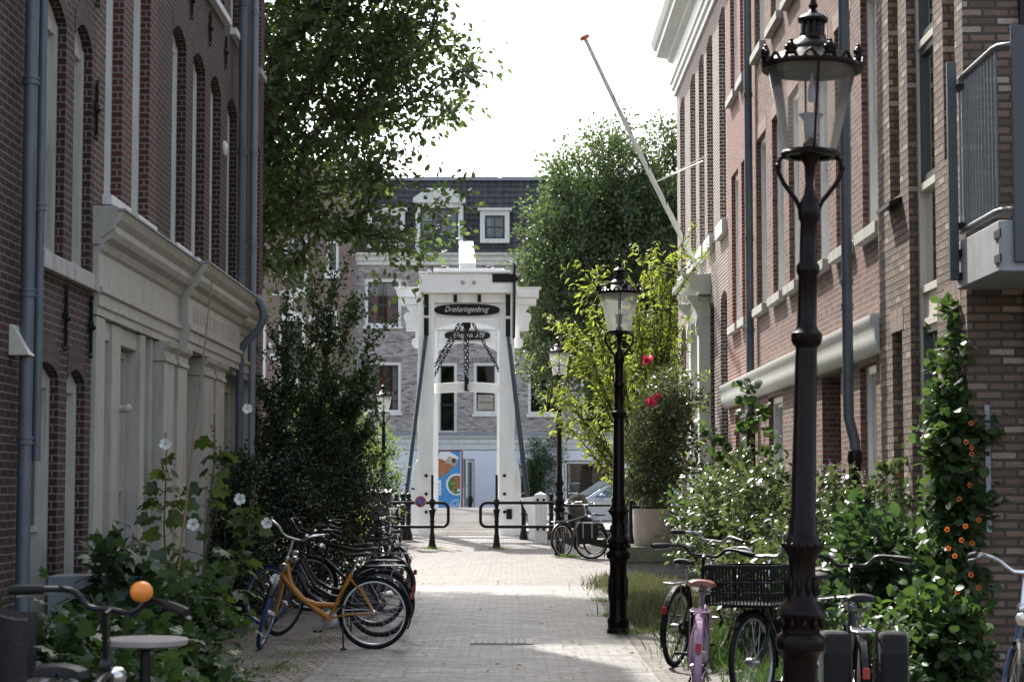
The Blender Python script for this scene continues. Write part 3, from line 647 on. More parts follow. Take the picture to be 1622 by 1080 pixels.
# pipes
def lp(px, o): return (XL+o, (XL+o)*FPX/(px-811))
PG = 'drainpipes on the left fronts'
x, y = lp(40, .1); pipe('drainpipe', 'thick blue grey zinc drainpipe, leftmost of all the pipes', [(x, y, 10.9), (x, y, .02)], .052, 'zinc', (1.9, 3.0, 4.6, 7), PG)
x, y = lp(58, .09); pipe('drainpipe', 'thinner grey zinc drainpipe directly right of the leftmost thick pipe', [(x, y, 10.9), (x, y, 1.75)], .036, 'zinc', (3.7, 5.6), PG)
y1 = 26.3; xx = lambda px: (px-811)/FPX*y1
zz = lambda py: at(0, py, y1).z
pipe('drainpipe', 'dark grey drainpipe with a swan neck bending round the shopfront cornice', [(XL+.12, y1, 11.0), (XL+.12, y1, zz(450)), (XL+.14, y1, zz(462)), (XL+.3, y1, zz(472)), (XL+.38, y1, zz(480)), (XL+.42, y1, zz(492)), (XL+.42, y1, zz(508)), (XL+.36, y1, zz(522)), (XL+.17, y1, zz(546)), (XL+.12, y1, zz(560)), (XL+.12, y1, .05)], .052, 'zinc', (2.0, 3.2, 4.4, 6.0, 8), PG)
x, y = lp(398.5, .1); pipe('drainpipe', 'pale grey drainpipe just beyond the dark pipe with the swan neck', [(x, y, 10.9), (x, y, .05)], .05, 'zinclight', (2.6, 4.9, 6.2, 8.2), PG)

# ---- right row
XR = 3.7; FR = Fac('R', XR); dr = lambda px: 11670/(px-811)
RG = 'houses along the right side of the street'
# dark brick house with white cornice
g0, g1 = 33.95, 44.2
bG = empty('brick_house', (XR, 39, 0), 'dark brick house with heavy white roof cornice and very tall narrow windows at right', 'house', RG)
opG = [(42.2, 43.4), (39.75, 40.9), (37.95, 39.0), (36.3, 37.4), (34.1, 35.15)]
ops = [(a, b, 6.15, 9.95, .12) for a, b in opG]+[(a, b, .7, 4.95, .12) for a, b in (opG[0], opG[1], opG[3], opG[4])]+[(37.8, 38.7, .3, 4.3)]
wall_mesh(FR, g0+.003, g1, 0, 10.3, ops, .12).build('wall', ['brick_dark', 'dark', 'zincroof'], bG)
for op in ops: sash(FR, bG, op, .12, fm='fwhite', sillm='fwhite', depth=.12, sill=op[2] > .6, sillw=.26, split=.5)
mb = MB(); pr = [(-.3, 10.3), (.05, 10.3), (.05, 10.42), (.1, 10.44), (.1, 10.56), (.14, 10.58), (.14, 10.62), (.08, 10.64), (.08, 11.05), (.18, 11.1), (.2, 11.16), (.44, 11.2), (.44, 11.32), (.5, 11.36), (.56, 11.48), (.58, 11.56), (-.3, 11.62)]
FR.prof(mb, pr, g0+.01, g1+.25); mb.build('cornice', 'white', bG)
# door surround with canopy
mb = MB(); FR.box(mb, 37.2, 37.55, .1, 5.0, -.02, .2); FR.box(mb, 38.95, 39.3, .1, 5.0, -.02, .2); FR.box(mb, 37.18, 39.32, 4.7, 5.1, -.02, .18)
ds = mb.build('door_surround', 'white', bG, bevel=.01)
mb = MB(); FR.prof(mb, [(-.02, 5.12), (.22, 5.12), (.22, 5.18), (.36, 5.25), (.4, 5.28), (.4, 5.34), (.5, 5.37), (.52, 5.45), (-.02, 5.5)], 36.9, 39.6); mb.build('canopy', 'white', ds)
for u in (37.22, 39.12):
    mb = MB(); FR.prof(mb, [(.19, 4.35), (.24, 4.4), (.26, 4.55), (.22, 4.75), (.28, 4.9), (.42, 5.08), (.42, 5.118), (.19, 5.118)], u, u+.16)
    mb.build('console', 'white', ds)
mb = MB(); FR.box(mb, 35.4, 35.8, 1.0, 1.35, 0, .1); FR.box(mb, 33.97, 44.1, 0, .55, .001, .05); mb.build('plinth', 'stone', bG, bevel=.01)
# bright red house
h0, h1 = 30.75, g0
bH = empty('brick_house', (XR, 32.4, 0), 'narrow bright red brick house between the dark brick house and the grey drainpipe', 'house', RG)
opH = [(32.3, 33.3, 4.2, 6.75), (31.05, 31.85, 4.2, 6.75), (32.3, 33.3, 8.05, 10.3), (31.05, 31.85, 8.05, 10.3), (31.5, 32.95, .9, 2.75)]
wall_mesh(FR, h0+.003, h1, 0, 11.2, opH, .065).build('wall', ['brick_red', 'dark', 'zincroof'], bH)
for op in opH: sash(FR, bH, op, .065, fm='fwhite', depth=.14, sillw=.13)
# long pink red house
k0, k1 = dr(1411), h0
bK = empty('brick_house', (XR, 25, 0), 'long pinkish red brick house with the doorway and many windows on the right', 'house', RG)
cols = [(19.75, 20.85), (21.5, 22.55), (23.1, 24.15), (25.45, 26.4), (26.9, 28.05), (28.75, 29.85)]
opK = [(a, b, 4.2, 6.75) for a, b in cols]+[(a, b, 8.05, 10.3) for a, b in cols]+[(20.2, 21.15, .95, 2.82), (22.4, 23.75, .05, 2.84), (27.2, 28.7, .95, 2.82), (24.9, 26.1, .95, 2.82)]
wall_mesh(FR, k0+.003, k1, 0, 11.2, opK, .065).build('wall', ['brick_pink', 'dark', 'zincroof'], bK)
for i_, op in enumerate(opK):
    if op[:2] == (22.4, 23.75): continue
    sash(FR, bK, op, .065, fm='fwhite', sash_m='fwhite' if op[2] < 3 else 'fwhite', depth=.15, sillw=.12, lintel='soldier_pink')
mb = MB(); FR.box(mb, 22.45, 23.7, .05, 2.8, -.3, -.24); d_ = mb.build('door', 'plaster', bK, label='pale grey recessed entrance door')
mb = MB(); FR.box(mb, 22.6, 23.55, .3, 1.3, -.24, -.225); FR.box(mb, 22.6, 23.55, 1.5, 2.6, -.24, -.225); mb.build('door_panel', 'plaster', d_, bevel=.008)
# rounded white fascia over the ground floor of both
for u0, u1, par in ((k0+.02, k1-.002, bK), (k1+.004, h1-.02, bH)):
    mb = MB(); pr = [(-.05, 2.86), (.06, 2.86)]+[(.04+.1*math.sin(a), 3.06-.2*math.cos(a)) for a in [R(q) for q in range(0, 91, 12)]]+[(.145, 3.15), (.165, 3.18), (.165, 3.25), (.0, 3.27), (-.05, 3.27)]
    FR.prof(mb, pr, u0, u1); mb.build('fascia', 'white', par, smooth=True)
# grey brown house with balcony
m0, m1 = 15.7, k0
bM = empty('brick_house', (XR, 17.5, 0), 'nearest grey brown brick house on the right with balcony and tall glazed strip', 'house', RG)
XM = 3.6; FM = Fac('R', XM)
opM = [(18.32, 18.8, 4.26, 6.9), (18.32, 18.8, .3, 3.0), (15.98, 16.42, .3, 3.0), (15.98, 16.42, 4.26, 6.9), (18.32, 18.8, 7.6, 10), (16.8, 17.93, .2, 10.4)]
wm = wall_mesh(FM, m0, m1, 0, 11.6, opM, .1)
wm.build('wall', ['brick_grey', 'dark', 'zincroof'], bM)
for op in opM[:5]: sash(FM, bM, op, .1, fm='cream', depth=.1, fw=.06, sill=False, split=0, lintel='soldier_grey')
for z in (4.24, 7.58): mb = MB(); FM.prof(mb, [(-.1, z-.02), (.12, z-.1), (.12, z-.06), (-.1, z+.03)], 18.24, 18.88); mb.build('slate_sill', 'black', bM)
mb = MB()
for z in (2.4, 5.0, 5.6, 6.2): FM.box(mb, 18.68, 18.73, z-.07, z+.07, -.11, -.08)
mb.build('hinge', 'cream', bM)
a, b = 16.8, 17.93; mb = MB()
FM.box(mb, a+.002, a+.07, .2, 10.38, -.2, -.08); FM.box(mb, b-.07, b-.002, .2, 10.38, -.2, -.08)
zz_ = [.2, 2.0, 2.98, 3.28, 4.2, 5.5, 6.4, 7.4, 8.8, 10.32]
for z in zz_: FM.box(mb, a+.07, b-.07, z+.001, z+.07, -.2, -.083)
gw = mb.build('window', 'cream', bM, bevel=.004, label='tall cream framed glazed strip running up the front')
mb = MB(); FM.box(mb, a+.07, b-.07, 3.055, 3.275, -.15, -.11); mb.build('infill_panel', 'cream', gw)
for z0, z1 in ((4.27, 5.5), (5.57, 6.4), (2.07, 2.98)):
    mb = MB()
    FM.box(mb, a+.075, a+.14, z0, z1, -.16, -.1); FM.box(mb, b-.14, b-.075, z0, z1, -.16, -.1); FM.box(mb, a+.14, b-.14, z0, z0+.07, -.16, -.102); FM.box(mb, a+.14, b-.14, z1-.06, z1, -.16, -.102)
    mb.build('casement', 'anthr', gw)
mb = MB(); FM.quad(mb, [(a+.07, .25, -.14), (b-.07, .25, -.14), (b-.07, 10.3, -.14), (a+.07, 10.3, -.14)]); mb.build('glass', 'glass', gw)
mb = MB(); FM.quad(mb, [(a+.1, .25, -.24), (a+.75, .25, -.24), (a+.75, 3, -.24), (a+.1, 3, -.24)]); FM.quad(mb, [(a+.1, 3.3, -.25), (b-.1, 3.3, -.25), (b-.1, 4.2, -.25), (a+.1, 4.2, -.25)]); mb.build('curtain', 'curtain', gw)
# end wall details: raised black strip standing in for a shaded recess, thin pipe
mb = MB(); mb.box(4.05, 4.1, m0-.06, m0-.001, .3, 11); mb.tube([(4.55, m0-.05, .2), (4.55, m0-.05, 11.2)], .03, 8); mb.build('recess_shade_and_pipe', 'black', bM)
mb = MB(); mb.box(3.72, 3.76, m0-.03, m0-.002, 1.2, 2.2); mb.build('cable_duct', 'zinclight', bM)
mb = MB(); mb.box(4.9, 6.2, m0-.04, m0-.002, .1, 2.4); mb.build('door', 'anthr', bM)
# balcony, a part of that house
B0, B1, BX = 14.3, 15.68, 3.52
mb = MB(); mb.box(BX, 6.6, B0, B1, 3.11, 3.48); bal = mb.build('balcony', 'balcslab', bM, bevel=.01)
mb = MB()
for x0_, x1_, y0_, y1_ in ((BX-.085, BX-.012, B1-.16, B1-.1), (BX+.1, BX+.2, B0-.05, B0-.012)):
    mb = MB(); mb.box(x0_, x1_, y0_, y1_, 3.17, 4.9); mb.build('post', 'anthr', bal, bevel=.008)
for z, r_ in ((4.77, .028), (3.56, .028)):
    mb = MB(); mb.tube([(BX+.03, B1-.1, z), (BX+.03, B0+.2, z), (BX+.05, B0+.1, z), (BX+.14, B0+.03, z), (6.6, B0+.03, z)], r_, 10); mb.build('handrail' if z > 4 else 'bottom_rail', 'galv', bal, smooth=True)
mb = MB()
for i in range(12): mb.box(BX+.022, BX+.04, B0+.14+i*.107, B0+.152+i*.107, 3.57, 4.76)
for i in range(28): mb.box(BX+.2+i*.1, BX+.212+i*.1, B0+.02, B0+.04, 3.57, 4.76)
mb.build('balusters', 'galv', bal)
mb = MB()
for yy in (B1-.12, B0+.02):
    for z in (3.2, 3.38): mb = MB(); mb.box(BX-.012, BX, yy-.09, yy+.09, z-.03, z+.03); mb.build('bracket', 'black', bal)
for z in (3.6, 4.7): mb = MB(); mb.box(BX-.01, BX+.04, B1-.2, B1-.02, z-.02, z+.02); mb.build('bracket', 'black', bal)
# right pipes
def rp(px, o): return (XR-o, (XR-o)*FPX/(px-811))
x, y = rp(1189, .1); pipe('drainpipe', 'slate grey drainpipe at the seam between the bright red and pinkish houses', [(x, y, 11.2), (x, y, 2.6)], .062, 'zinc', (3.9, 5.3, 7.5), 'drainpipes on the right fronts', base=(x, y, 0))
mb = MB(); mb.lathe([(.07, 2.65), (.085, 2.62), (.085, 2.5), (.07, 2.48), (.07, .05)], (x, y, 0), 14); mb.build('cast_iron_shoe', 'black', bpy.data.objects['drainpipe.004'], smooth=True)
x, y = rp(1344, .34); pipe('drainpipe', 'blue grey drainpipe passing in front of the white fascia right of the tall lamp', [(x, y, 11.2), (x, y, 2.25), (x+.03, y, 2.12), (x+.06, y, 2.0), (x+.06, y, 1.9)], .055, 'zinc', (3.35, 3.6, 5.6, 8), 'drainpipes on the right fronts', base=(x, y, 0))
mb = MB(); mb.lathe([(.062, 1.92), (.078, 1.9), (.078, 1.8), (.064, 1.78), (.064, .03)], (x+.06, y, 0), 14); mb.build('cast_iron_shoe', 'black', bpy.data.objects['drainpipe.005'], smooth=True)
# flagpole
A_ = at(1103, 421, 38.9); B_ = at(927, 62, 38.2)
fp = empty('flagpole', A_, 'white flagpole with orange cap leaning out from the dark brick house', 'flagpole')
mb = MB(); mb.tube([A_+(B_-A_)*t+Vector((0, 0, -.06*math.sin(t*3.14))) for t in np.linspace(0, 1, 12)], [.058-.02*t for t in np.linspace(0, 1, 12)], 12); mb.build('pole', 'fwhite', fp, smooth=True)
mb = MB(); T_ = (B_-A_).normalized(); Mx = T_.to_track_quat('Z', 'Y').to_matrix().to_4x4(); Mx.translation = B_; mb.M = Mx
mb.lathe([(0, -.01), (.09, -.01), (.1, .03), (.08, .07), (0, .09)], n=16); mb.build('cap', mat('flagpole_cap', (.6, .14, .05), .5), fp, smooth=True)
mb = MB(); P = A_+(B_-A_)*.37; mb.tube([P, (XR, 38.2, P.z+.35)], .012, 6); mb.tube([P, (XR, 37.2, P.z+.3)], .012, 6); mb.tube([P+Vector((-.03, 0, 0)), A_+(B_-A_)*.8], .006, 4); mb.build('stay', 'fwhite', fp)
mb = MB(); mb.box(XR-.1, XR, 38.75, 39.05, A_.z-.12, A_.z+.1); mb.build('bracket', 'fwhite', fp, bevel=.01)
mb = MB(); q = [A_+(B_-A_)*t+Vector(((.06-.02*t)*math.cos(t*40), (.06-.02*t)*math.sin(t*40), 0)) for t in np.linspace(.03, .75, 90)]; mb.tube(q, .01, 4); mb.build('halyard', 'black', fp)

# ---- far side of the canal
YF = 83.0; FF = Fac('F', YF); sF = FPX/YF
fx = lambda px: (px-811)/sF
fz = lambda py: at(811, py, YF).z
bF = empty('canal_house', (fx(760), YF, .2), 'mottled grey mauve brick canal building with dark tiled mansard roof behind the drawbridge', 'building')
def frect(x0, x1, y0, y1): return (fx(x0), fx(x1), fz(y1), fz(y0))
R2 = [frect(577, 635, 441, 516), frect(664, 724, 441, 516), frect(750, 788, 441, 516), frect(836, 890, 441, 516), frect(920, 975, 441, 516)]
R1 = [frect(575, 635, 573, 653), frect(660, 671, 573, 690), frect(693, 724, 574, 686), frect(750, 788, 574, 655), frect(836, 893, 574, 656), frect(921, 975, 600, 688), frect(1005, 1060, 574, 656)]
R0 = [frect(836, 862, 729, 806), frect(894, 975, 730, 806), frect(736, 751, 728, 808), frect(1010, 1090, 730, 806)]
wall_mesh(FF, fx(562), fx(1120), 0.2, fz(418), [o for o in R2+R1 if True]+R0, .1, 9, 1.2).build('wall', ['brick_far', 'dark', 'zincroof'], bF)
for i, o in enumerate(R2): sash(FF, bF, o, .04, fm='fwhite', sash_m='frameblack', fw=.13, munt=1, muntz=0, curt=(('pinkcurtain', 'curtain')[i % 2] if i < 2 else 'curtain', [(0.02, .32), (.62, .98)]), lintel='soldier_far', sillm='fwhite', sillw=.12)
for i, o in enumerate(R1):
    if o[1]-o[0] < .5: sash(FF, bF, o, .04, fm='fwhite', sash_m='frameblack', fw=.06, sill=False, split=0); continue
    sash(FF, bF, o, .04, fm='fwhite', sash_m='frameblack', fw=.12, munt=2 if i in (0, 4, 6) else 0, muntz=1 if i in (0,) else 0, curt=('curtain', [(0, .4), (.82, 1)]) if i == 0 else (('curtain', [(.05, .95)]) if False else None), lintel='soldier_far', sillm='fwhite', sillw=.12, split=.42)
for o in R0: sash(FF, bF, o, .04, fm='fwhite', sash_m='frameblack', fw=.1, sill=False, split=0, munt=1 if o[1]-o[0] > 1 else 0)
# plastered ground floor with band
mb = MB(); us = [fx(562)+.01]+sorted(sum([[o[0]-.02, o[1]+.02] for o in R0], []))+[fx(1120)-.01]
for a, b in zip(us[::2], us[1::2]): FF.box(mb, a, b, .2, fz(713), .001, .06)
for o in R0: FF.box(mb, o[0]-.02, o[1]+.02, o[3]+.03, fz(713), .001, .06)
mb.build('plaster_front', 'plaster', bF)
mb = MB(); FF.prof(mb, [(0, fz(712)), (.1, fz(712)), (.1, fz(703)), (.14, fz(702)), (.14, fz(696)), (.22, fz(693)), (.24, fz(690)), (0, fz(688))], fx(562), fx(1120)); mb.build('string_course', 'white', bF)
mb = MB(); FF.prof(mb, [(0, fz(687.5)), (.27, fz(690)), (.27, fz(689)), (0, fz(684.5))], fx(562), fx(1120)); mb.build('zinc_flashing', 'zincroof', bF)
mb = MB(); FF.prof(mb, [(-.3, fz(420)), (.1, fz(420)), (.1, fz(415)), (.2, fz(413)), (.2, fz(408)), (.42, fz(405)), (.45, fz(402)), (-.3, fz(402))], fx(558), fx(1122)); mb.build('cornice', 'white', bF)
# mansard of wavy tiles
z0, z1 = fz(402)+.01, fz(281); nrow = 13; mb = MB(); u0, u1 = fx(558), fx(1122); nu = int((u1-u0)/.06)
for r_ in range(nrow):
    za, zb = z0+(z1-z0)*r_/nrow, z0+(z1-z0)*(r_+1)/nrow; oa = -(.05+.9*r_/nrow)+.05; ob = -(.05+.9*(r_+1)/nrow)
    vs = []
    for i in range(nu+1):
        u = u0+(u1-u0)*i/nu; wv = .035*math.sin(u*2*math.pi/.3); vs += [FF.p(u, za, oa+wv), FF.p(u, zb, ob+wv), FF.p(u, za-.02, oa+wv-.06)]
    mb.add(vs, [(3*i, 3*i+3, 3*i+4, 3*i+1) for i in range(nu)]+[(3*i+2, 3*i+5, 3*i+3, 3*i) for i in range(nu)])
rf = mb.build('roof', 'tile', bF, smooth=False)
mb = MB(); FF.box(mb, fx(556), fx(1124), fz(281), fz(277), -9.5, -.8); mb.build('roof_edge', 'zinclight', rf)
mb = MB()
for i in range(9):
    u = fx(650)+i*(fx(712)-fx(640)); mb = MB(); FF.box(mb, u, u+1.75, fz(276), fz(273.5), -2.6, -1.2); mb.build('solar_panel', 'anthr', rf)
mb = MB(); FF.quad(mb, [(u0, z0, -.3), (u0, z0, -9), (u0, z1, -9), (u0, z1, -1)]); FF.quad(mb, [(u1, z0, -.3), (u1, z0, -9), (u1, z1, -9), (u1, z1, -1)]); mb.build('gable', 'tile', rf)
def dormer(x0, x1, yt, yb, ped, dark=False):
    mb = MB(); a, b, zt, zb = fx(x0), fx(x1), fz(yt), fz(yb); o = .06; w_ = b-a; fr = .2
    FF.box(mb, a, a+fr, zb, zt, -2, o); FF.box(mb, b-fr, b, zb, zt, -2, o); FF.box(mb, a+fr, b-fr, zt-fr, zt, -2, o-.01); FF.box(mb, a-.1, b+.1, zt+.001, zt+.1, -2, o+.14)
    if not dark: FF.box(mb, a+fr, b-fr, zb, zb+fr*.9, -2, o-.01)
    if ped: FF.prof(mb, [(-1.5, zt+.1), (o, zt+.1)], a, b) if False else mb.prism([(a-.1, zt+.101), (b+.1, zt+.101), (b+.1, zt+.2), ((a+b)/2+.5, zt+.62), ((a+b)/2-.5, zt+.62), (a-.1, zt+.2)], YF-o-.1, YF+1.5, 'xz')
    d_ = mb.build('dormer', 'white', bF)
    mb = MB(); i0, i1, j0, j1 = a+fr, b-fr, zb+(0 if dark else fr*.9), zt-fr; t = .09
    jj = [(j0, j1)] if not dark else [(j0+(j1-j0)*.42, j1)]
    for p0, p1 in jj:
        FF.box(mb, i0, i0+t, p0, p1, -.1, .0); FF.box(mb, i1-t, i1, p0, p1, -.1, .0); FF.box(mb, i0+t, i1-t, p0, p0+t, -.1, -.003); FF.box(mb, i0+t, i1-t, p1-t, p1, -.1, -.003)
        FF.box(mb, (i0+i1)/2-(.09 if dark else .025), (i0+i1)/2+(.09 if dark else .025), p0+t, p1-t, -.1, -.004); FF.box(mb, i0+t, i1-t, (p0+p1)/2-.025, (p0+p1)/2+.025, -.09, -.006)
    if dark:
        FF.box(mb, i0, i1, j0, j0+(j1-j0)*.42, -.1, -.02)
        for k in range(9): u = i0+(i1-i0)*(k+.5)/9; FF.box(mb, u-.02, u+.02, j0+.12, j0+(j1-j0)*.4, -.02, .0)
    w_ = mb.build('window', 'frameblack', d_)
    mb = MB(); FF.quad(mb, [(i0, j0, -.05), (i1, j0, -.05), (i1, j1, -.05), (i0, j1, -.05)]); mb.build('glass', 'glass', w_)
    mb = MB(); FF.quad(mb, [(i0, j0, -.6), (i1, j0, -.6), (i1, j1, -.6), (i0, j1, -.6)]); mb.build('interior', 'dark', w_)
    mb = MB(); FF.quad(mb, [(i0, j0, -.35), (i0+(i1-i0)*.3, j0, -.3), (i0+(i1-i0)*.3, j1, -.3), (i0, j1, -.35)]); mb.build('curtain', 'curtain', w_)
    return d_
d1 = dormer(657, 733, 322, 405, True, True)
mb = MB(); c = (fx(692), YF-.2, fz(310)); mb.lathe([(.12, .15), (.22, .17), (.16, -.1), (.1, -.14), (.05, -.2)], c, 8); mb.tube([(c[0], YF-.2, c[2]-.2), (c[0], YF-.2, c[2]-.5)], .03, 6); mb.build('hoist_lantern', 'fwhite', d1)
dormer(760, 807, 334, 385, False); dormer(580, 640, 334, 393, False)
# building F small things
mb = MB(); mb.ball((fx(707), YF-.15, fz(718)), .1); mb.build('wall_lamp', 'fwhite', bF, smooth=True)
mb = MB(); mb.tube([(fx(561), YF-.1, fz(405)), (fx(561), YF-.1, .2)], .07, 8); mb.build('drainpipe', 'zinclight', bF, smooth=True)
mb = MB(); i = R1[2]
for z in (.95, 1.0): pass
FF.box(mb, i[0]+.1, i[1]-.1, i[2]+1.2, i[2]+1.24, .02, .08); [FF.box(mb, i[0]+.15+k*.12, i[0]+.17+k*.12, i[2]+.1, i[2]+1.2, .03, .06) for k in range(5)]
mb.build('french_balcony', 'black', bF)
# brown brick neighbour with arched windows
YG = 82.6; FG = Fac('F', YG); sG = FPX/YG; gx = lambda px: (px-811)/sG; gzz = lambda py: at(811, py, YG).z
bJ = empty('canal_house', (gx(480), YG, .2), 'brown brick canal house with white arch keystones behind the left tree', 'building')
def gre(x0, x1, y0, y1, *r_): return (gx(x0), gx(x1), gzz(y1), gzz(y0), *r_)
opJ = [gre(440, 482, 488, 600, .4), gre(513, 536, 488, 528, .2), gre(448, 485, 380, 460), gre(515, 535, 380, 430), gre(438, 482, 300, 350), gre(440, 482, 640, 720), gre(380, 420, 488, 600, .4), gre(500, 540, 600, 660)]
wall_mesh(FG, gx(330), gx(560), .2, gzz(255), opJ, .1, 9).build('wall', ['brick_brown', 'dark', 'zincroof'], bJ)
for o in opJ: sash(FG, bJ, o, .06, fm='fwhite', sash_m='frameblack', fw=.12, sillm='white', sillw=.3, lintel='soldier_far', munt=1)
mb = MB()
for x_, y_ in ((461, 478), (493, 545), (430, 545), (493, 505), (497, 565), (432, 565)): mb = MB(); FG.box(mb, gx(x_-5), gx(x_+5), gzz(y_+5), gzz(y_-5), 0, .06); mb.build('keystone', 'white', bJ)
mb = MB(); FG.box(mb, gx(430), gx(488), gzz(468), gzz(462), 0, .05); mb.build('stone_band', 'white', bJ)
# advertisement board + glass draught screen at the shop corner
YP = 80.5; sP = FPX/YP; ax = lambda px: (px-811)/sP; az = lambda py: at(811, py, YP).z
bd = empty('advertising_board', (ax(713), YP, .2), 'tall blue advertising panel showing bread and a salad bowl beyond the bridge', 'billboard')
mb = MB(); mb.box(ax(664), ax(729.5), YP, YP+.5, .25, az(714)); mb.build('panel', 'posterblue', bd)
mb = MB(); mb.box(ax(662), ax(732), YP-.04, YP+.5, az(714), az(713)+.02); mb.box(ax(731), ax(733), YP-.05, YP+.52, .25, az(714)); mb.build('panel_edge', 'red', bd)
mb = MB(); mb.box(ax(729.5)+.002, ax(731)-.001, YP-.03, YP+.5, .25, az(714)-.002); mb.build('edge_strip', 'paper', bd)
mb = MB(); c = Vector((ax(703), YP, az(732))); rot = R(38)
mb.prism([(c.x+1.0*math.cos(t)*math.cos(rot)*.62-.38*math.sin(t)*math.sin(rot)-.1, c.z+1.0*math.cos(t)*math.sin(rot)*.62+.4*math.sin(t)*math.cos(rot)-.12) for t in [2*math.pi*k/28 for k in range(28)]], YP-.012, YP-.004); mb.build('bread_picture', 'bread', bd)
def ppoly(pts, d, nm, m): mb = MB(); mb.prism([(ax(x), az(y)) for x, y in pts], YP-d-.004, YP-d); return mb.build(nm, m, bd)
ppoly([(697, 715), (712, 715), (727, 724), (722, 736), (710, 731), (694, 725)], .013, 'paper_bag', 'paper')
ppoly([(711, 722), (725, 727), (722, 739), (705, 732)], .018, 'bag_label', 'kraft')
mb = MB(); mb.prism([(ax(719)+.08*math.cos(t), az(729.5)+.1*math.sin(t)) for t in [2*math.pi*k/16 for k in range(16)]], YP-.03, YP-.026); mb.build('bag_sticker', 'frameblack', bd)
mb = MB(); cx_, cz_ = ax(724), az(767)
def clipc(r_, rx=1.0): return [(min(cx_+r_*rx*math.cos(t), ax(729)), cz_+r_*math.sin(t)) for t in [2*math.pi*k/32 for k in range(32)]]
mb.prism(clipc(.44), YP-.01, YP-.004); mb.build('bowl_picture', 'paper', bd)
mb = MB(); mb.prism(clipc(.36), YP-.016, YP-.011); mb.build('salad_picture', 'greens', bd)
for k, (x, y, m_, r_) in enumerate([(722, 757, 'tomato', 2.6), (726, 762, 'tomato', 3), (719, 765, 'salad', 2.6), (725, 770, 'tomato', 2.6), (720, 772, 'tomato', 2), (727, 756, 'salad', 2), (716, 760, 'greens', 2), (727, 776, 'paper', 2.5), (722, 779, 'greens', 3), (718, 777, 'salad', 2)]):
    mb = MB(); mb.prism([(min(ax(x+r_*math.cos(t)), ax(729)), az(y+r_*math.sin(t))) for t in [2*math.pi*j/10 for j in range(10)]], YP-.021-k*.0005, YP-.017); mb.build('salad_piece', m_, bd)
ppoly([(690, 760), (699, 760), (699, 784), (690, 784)], .01, 'price_card', 'paper')
mb = MB()
for x, y in ((690.5, 766), (690.5, 772), (690.5, 778)): mb.box(ax(x), ax(x+6), YP-.02, YP-.016, az(y+2), az(y))
mb.build('price_lines', 'posterblue', bd)
hexp = [(716, 794), (721, 791), (726, 790.5), (728.5, 797), (729, 805), (714, 806), (713.5, 799)]
ppoly(hexp, .01, 'logo_shield', 'paper'); hx = [(721.5+(x-721.5)*.84, 799+(y-799)*.84) for x, y in hexp]; ppoly(hx, .016, 'logo_field', 'posterblue')
mb = MB(); text_on_front(mb, 'ah', (ax(721.5), YP-.03, az(800)), .3, .2); mb.build('logo_letters', 'paper', bd)
gs = empty('glass_screen', (ax(740), YP, .2), 'narrow glass screen in front of the shop entrance beside the advertising panel', 'screen')
mb = MB(); mb.box(ax(733.5), ax(741), YP+.1, YP+.13, .25, az(726)); mb.build('glass', 'glass', gs); mb = MB(); mb.box(ax(741), ax(742.2), YP+.08, YP+.16, .25, az(724)); mb.box(ax(733.5), ax(741), YP+.09, YP+.15, az(770), az(769)+.03); mb.build('screen_frame', 'zinclight', gs)
mb = MB(); mb.box(ax(741), ax(747), YP+.5, YP+1, .25, az(792)); mb.ball((ax(744), YP+.7, az(792)), (.13, .2, .2)); mb.build('waste_bin', 'plastic', base=(ax(744), YP+.7, .2), label='black bin standing at the dark shop entrance beyond the bridge', cat='bin')
